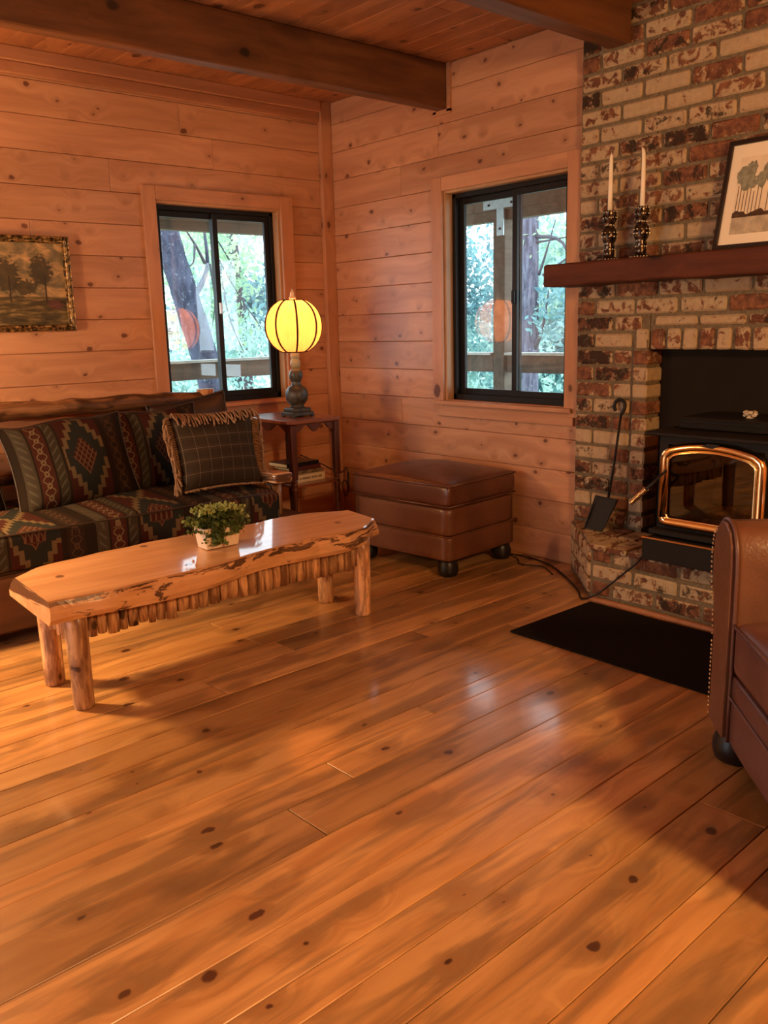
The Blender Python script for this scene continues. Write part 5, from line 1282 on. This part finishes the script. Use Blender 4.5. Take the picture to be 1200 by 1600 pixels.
# ------------------------------------------------------------------ mantel and what stands on it
def mfn(q, p):
    n = 0.004 * math.sin(q.y * 7.0 + q.z * 30) + 0.003 * math.sin(q.y * 19.0 + 1.3) + 0.002 * math.sin(q.y * 41 + q.z * 60)
    return Vector((q.x + (n if p[0] < 0 else 0), q.y, q.z + (n * 0.8 if q.z < 0 else 0)))
g = softbox((0.098, 1.0, 0.052), 0.012, 30, mfn)
o = struct('mantel_shelf', 'rough-hewn dark wooden mantel beam across the bricks', g, 'mantel', smooth=True, loc=(-0.157, -2.978, 1.499))
MZ = 1.5515
def candlestick(label, y):
    t = thing('candlestick', label, 'candlestick', (-0.150, y, MZ), group='beaded candlesticks on the mantel')
    pr = [(0.0470, 0.0), (0.0504, 0.004), (0.0470, 0.009), (0.0336, 0.014), (0.0260, 0.018), (0.0244, 0.03), (0.0260, 0.036), (0.0235, 0.042), (0.0244, 0.060), (0.0260, 0.066), (0.0218, 0.074), (0.0286, 0.086), (0.0344, 0.102), (0.0353, 0.115), (0.0328, 0.130), (0.0252, 0.145), (0.0202, 0.150), (0.0218, 0.158), (0.0202, 0.163), (0.0286, 0.172), (0.0328, 0.186), (0.0319, 0.200), (0.0286, 0.210), (0.0311, 0.215), (0.0302, 0.221), (0.0101, 0.221), (0.0101, 0.206)]
    build('stem', G().lathe(pr, 28), 'mercury', t, smooth=True)
    g = G()
    for (r, z, n, s) in ((0.0358, 0.106, 10, 0.0042), (0.0342, 0.124, 10, 0.0036), (0.0316, 0.216, 16, 0.0026), (0.0330, 0.190, 12, 0.0028), (0.0250, 0.050, 10, 0.0028), (0.0216, 0.157, 12, 0.0026), (0.049, 0.006, 22, 0.0028)):
        for k in range(n):
            a = 2 * PI * k / n; g.box((r * math.cos(a), r * math.sin(a), z), (s * 2, s * 2, s * 2), s * 0.8)
    o = build('beads', g, 'bead', t); o['kind'] = 'stuff'
candlestick('beaded mercury-glass candlestick nearer the window end of the mantel', -2.285)
candlestick('beaded mercury-glass candlestick nearer the framed print on the mantel', -2.455)
def candle(label, y, bend):
    t = thing('candle', label, 'candle', (-0.150, y, MZ + 0.2075), group='ivory taper candles')
    top = 0.262
    pts = [(0, 0, 0), (0, 0, 0.1), (0, 0.0, 0.2), (0, bend * 0.2, top - 0.022), (0, bend * 0.5, top - 0.008), (0, bend, top)]
    build('wax', G().tube(pts, [0.0112, 0.0102, 0.0090, 0.0080, 0.0062, 0.0025], 14), 'candle', t, smooth=True)
    build('wick', G().tube([(0, bend, top - 0.002), (0, bend * 1.3, top + 0.005)], 0.0010, 5), 'candle', t)
candle('ivory taper candle nearer the window end of the mantel', -2.285, 0.0)
candle('ivory taper candle with a bent tip, nearer the framed print', -2.455, 0.010)

fp = thing('framed_print', 'dark-framed print of misty trees leaning on the mantel', 'picture', (-0.170, -2.812, MZ + 0.001))
fp.rotation_euler = (Matrix.Rotation(math.radians(-14), 4, 'Y')).to_euler()
# local: width along -y, up z, front towards -x ; lean back towards +x at the top
FW, FH = 0.56, 0.452
fp.rotation_euler = (0, math.radians(13.5), 0)
def fbx(nm, y0, y1, z0, z1, x0, x1, mat, par=fp, ch_=0.002): return build(nm, boxes(((x0, -y1, z0), (x1, -y0, z1)), ch=ch_), mat, par)
fr_ = build('frame', boxes(((-0.010, -FW, 0), (0.012, 0, 0.020)), ((-0.010, -FW, FH - 0.020), (0.012, 0, FH)), ((-0.010, -0.020, 0.02), (0.012, 0, FH - 0.02)), ((-0.010, -FW, 0.02), (0.012, -FW + 0.02, FH - 0.02)), ch=0.002), 'dark_frame', fp)
fbx('mat_board', 0.019, FW - 0.019, 0.019, FH - 0.019, 0.0, 0.004, 'print_paper', fp, 0)
art = fbx('print', 0.062, FW - 0.062, 0.062, FH - 0.075, -0.0012, 0.0002, 'print_art', fp, 0)
fbx('water', 0.062, FW - 0.062, 0.062, 0.142, -0.0020, -0.0011, 'art_water', art, 0)
def blobpoly(cy, cz, ry, rz, seed, n=18):
    rr = random.Random(seed); return [(-(cy + ry * (1 + rr.uniform(-.22, .22)) * math.cos(2 * PI * k / n)), cz + rz * (1 + rr.uniform(-.22, .22)) * math.sin(2 * PI * k / n)) for k in range(n)]
bank = [(-0.062, 0.130)] + [(-(0.062 + (FW - 0.124) * t), 0.150 + 0.008 * math.sin(t * 31) + 0.004 * math.sin(t * 77)) for t in np.linspace(0, 1, 30)] + [(-(FW - 0.062), 0.130)]
build('bank', G().prism(bank, 0, -0.0030, -0.0018), 'art_bank', art, fixn=True)
for k, yy in enumerate((0.072, 0.084, 0.098, 0.112, 0.126, 0.140, 0.156, 0.172, 0.20, 0.23, 0.25, 0.29, 0.33, 0.36, 0.40, 0.43, 0.47)):
    zt = 0.26 + 0.03 * math.sin(k * 2.1)
    build('trunk', boxes(((-0.0026, -yy - 0.0012, 0.145), (-0.0018, -yy + 0.0012, zt))), 'art_trunk', art)
for k, (cy, cz, ry, rz) in enumerate(((0.086, 0.300, 0.026, 0.040), (0.116, 0.320, 0.024, 0.040), (0.110, 0.270, 0.036, 0.032), (0.165, 0.278, 0.020, 0.032), (0.20, 0.31, 0.030, 0.045), (0.245, 0.29, 0.03, 0.04), (0.31, 0.31, 0.04, 0.05), (0.37, 0.29, 0.035, 0.04), (0.42, 0.32, 0.03, 0.045), (0.465, 0.29, 0.022, 0.04))):
    build('foliage', G().prism(blobpoly(cy, cz, ry, rz, k), 0, -0.0034 - 0.0002 * k, -0.0026), 'art_leaf', art, fixn=True)

# ------------------------------------------------------------------ oil painting on the board wall
PW, PH = 0.70, 0.488
op = thing('framed_painting', 'oil landscape in an ornate gilt frame on the board wall', 'picture', (-1.797 - PW, -0.001, 1.300))
F = 0.036
def frame_piece(nm, quad):
    g = G()      # bevelled moulding: outer edge low, crest high, inner edge low
    (a0, a1, b0, b1) = quad      # outer start, outer end, inner start, inner end (x, z)
    A0, A1, B0, B1 = (Vector((p[0], 0, p[1])) for p in (a0, a1, b0, b1))
    for P0, P1 in ((A0, A1), (B0, B1)): pass
    ts = ((0.0, 0.0), (0.0, -0.030), (0.12, -0.040), (0.30, -0.034), (0.45, -0.040), (0.62, -0.026), (0.80, -0.022), (0.90, -0.026), (1.0, -0.016), (1.0, 0.0))
    n = 24
    for i in range(n + 1):
        for (t, d) in ts:
            p = A0.lerp(B0, t).lerp(A1.lerp(B1, t), i / n); g.v.append((p.x, d + (0.0025 * math.sin(i * 2.1 + t * 9) if 0.1 < t < 0.7 else 0), p.z))
    m = len(ts)
    for i in range(n):
        for k in range(m - 1): g.f.append((i * m + k, i * m + k + 1, (i + 1) * m + k + 1, (i + 1) * m + k))
    return build(nm, g, 'gilt', op, smooth=False, fixn=True)
O_ = [(0, 0), (PW, 0), (PW, PH), (0, PH)]; I_ = [(F, F), (PW - F, F), (PW - F, PH - F), (F, PH - F)]
for k in range(4): frame_piece('frame', (O_[k], O_[(k + 1) % 4], I_[k], I_[(k + 1) % 4]))
g = G(); g.v = [(F - 0.004, -0.014, F - 0.004), (PW - F + 0.004, -0.014, F - 0.004), (PW - F + 0.004, -0.014, PH - F + 0.004), (F - 0.004, -0.014, PH - F + 0.004)] + [(F - 0.004, -0.004, F - 0.004), (PW - F + 0.004, -0.004, F - 0.004), (PW - F + 0.004, -0.004, PH - F + 0.004), (F - 0.004, -0.004, PH - F + 0.004)]
g.f = [(0, 1, 2, 3), (7, 6, 5, 4), (0, 4, 5, 1), (1, 5, 6, 2), (2, 6, 7, 3), (3, 7, 4, 0)]
build('canvas', g, 'painting', op, uv=[(0, 0), (1, 0), (1, 1), (0, 1)] * 2)
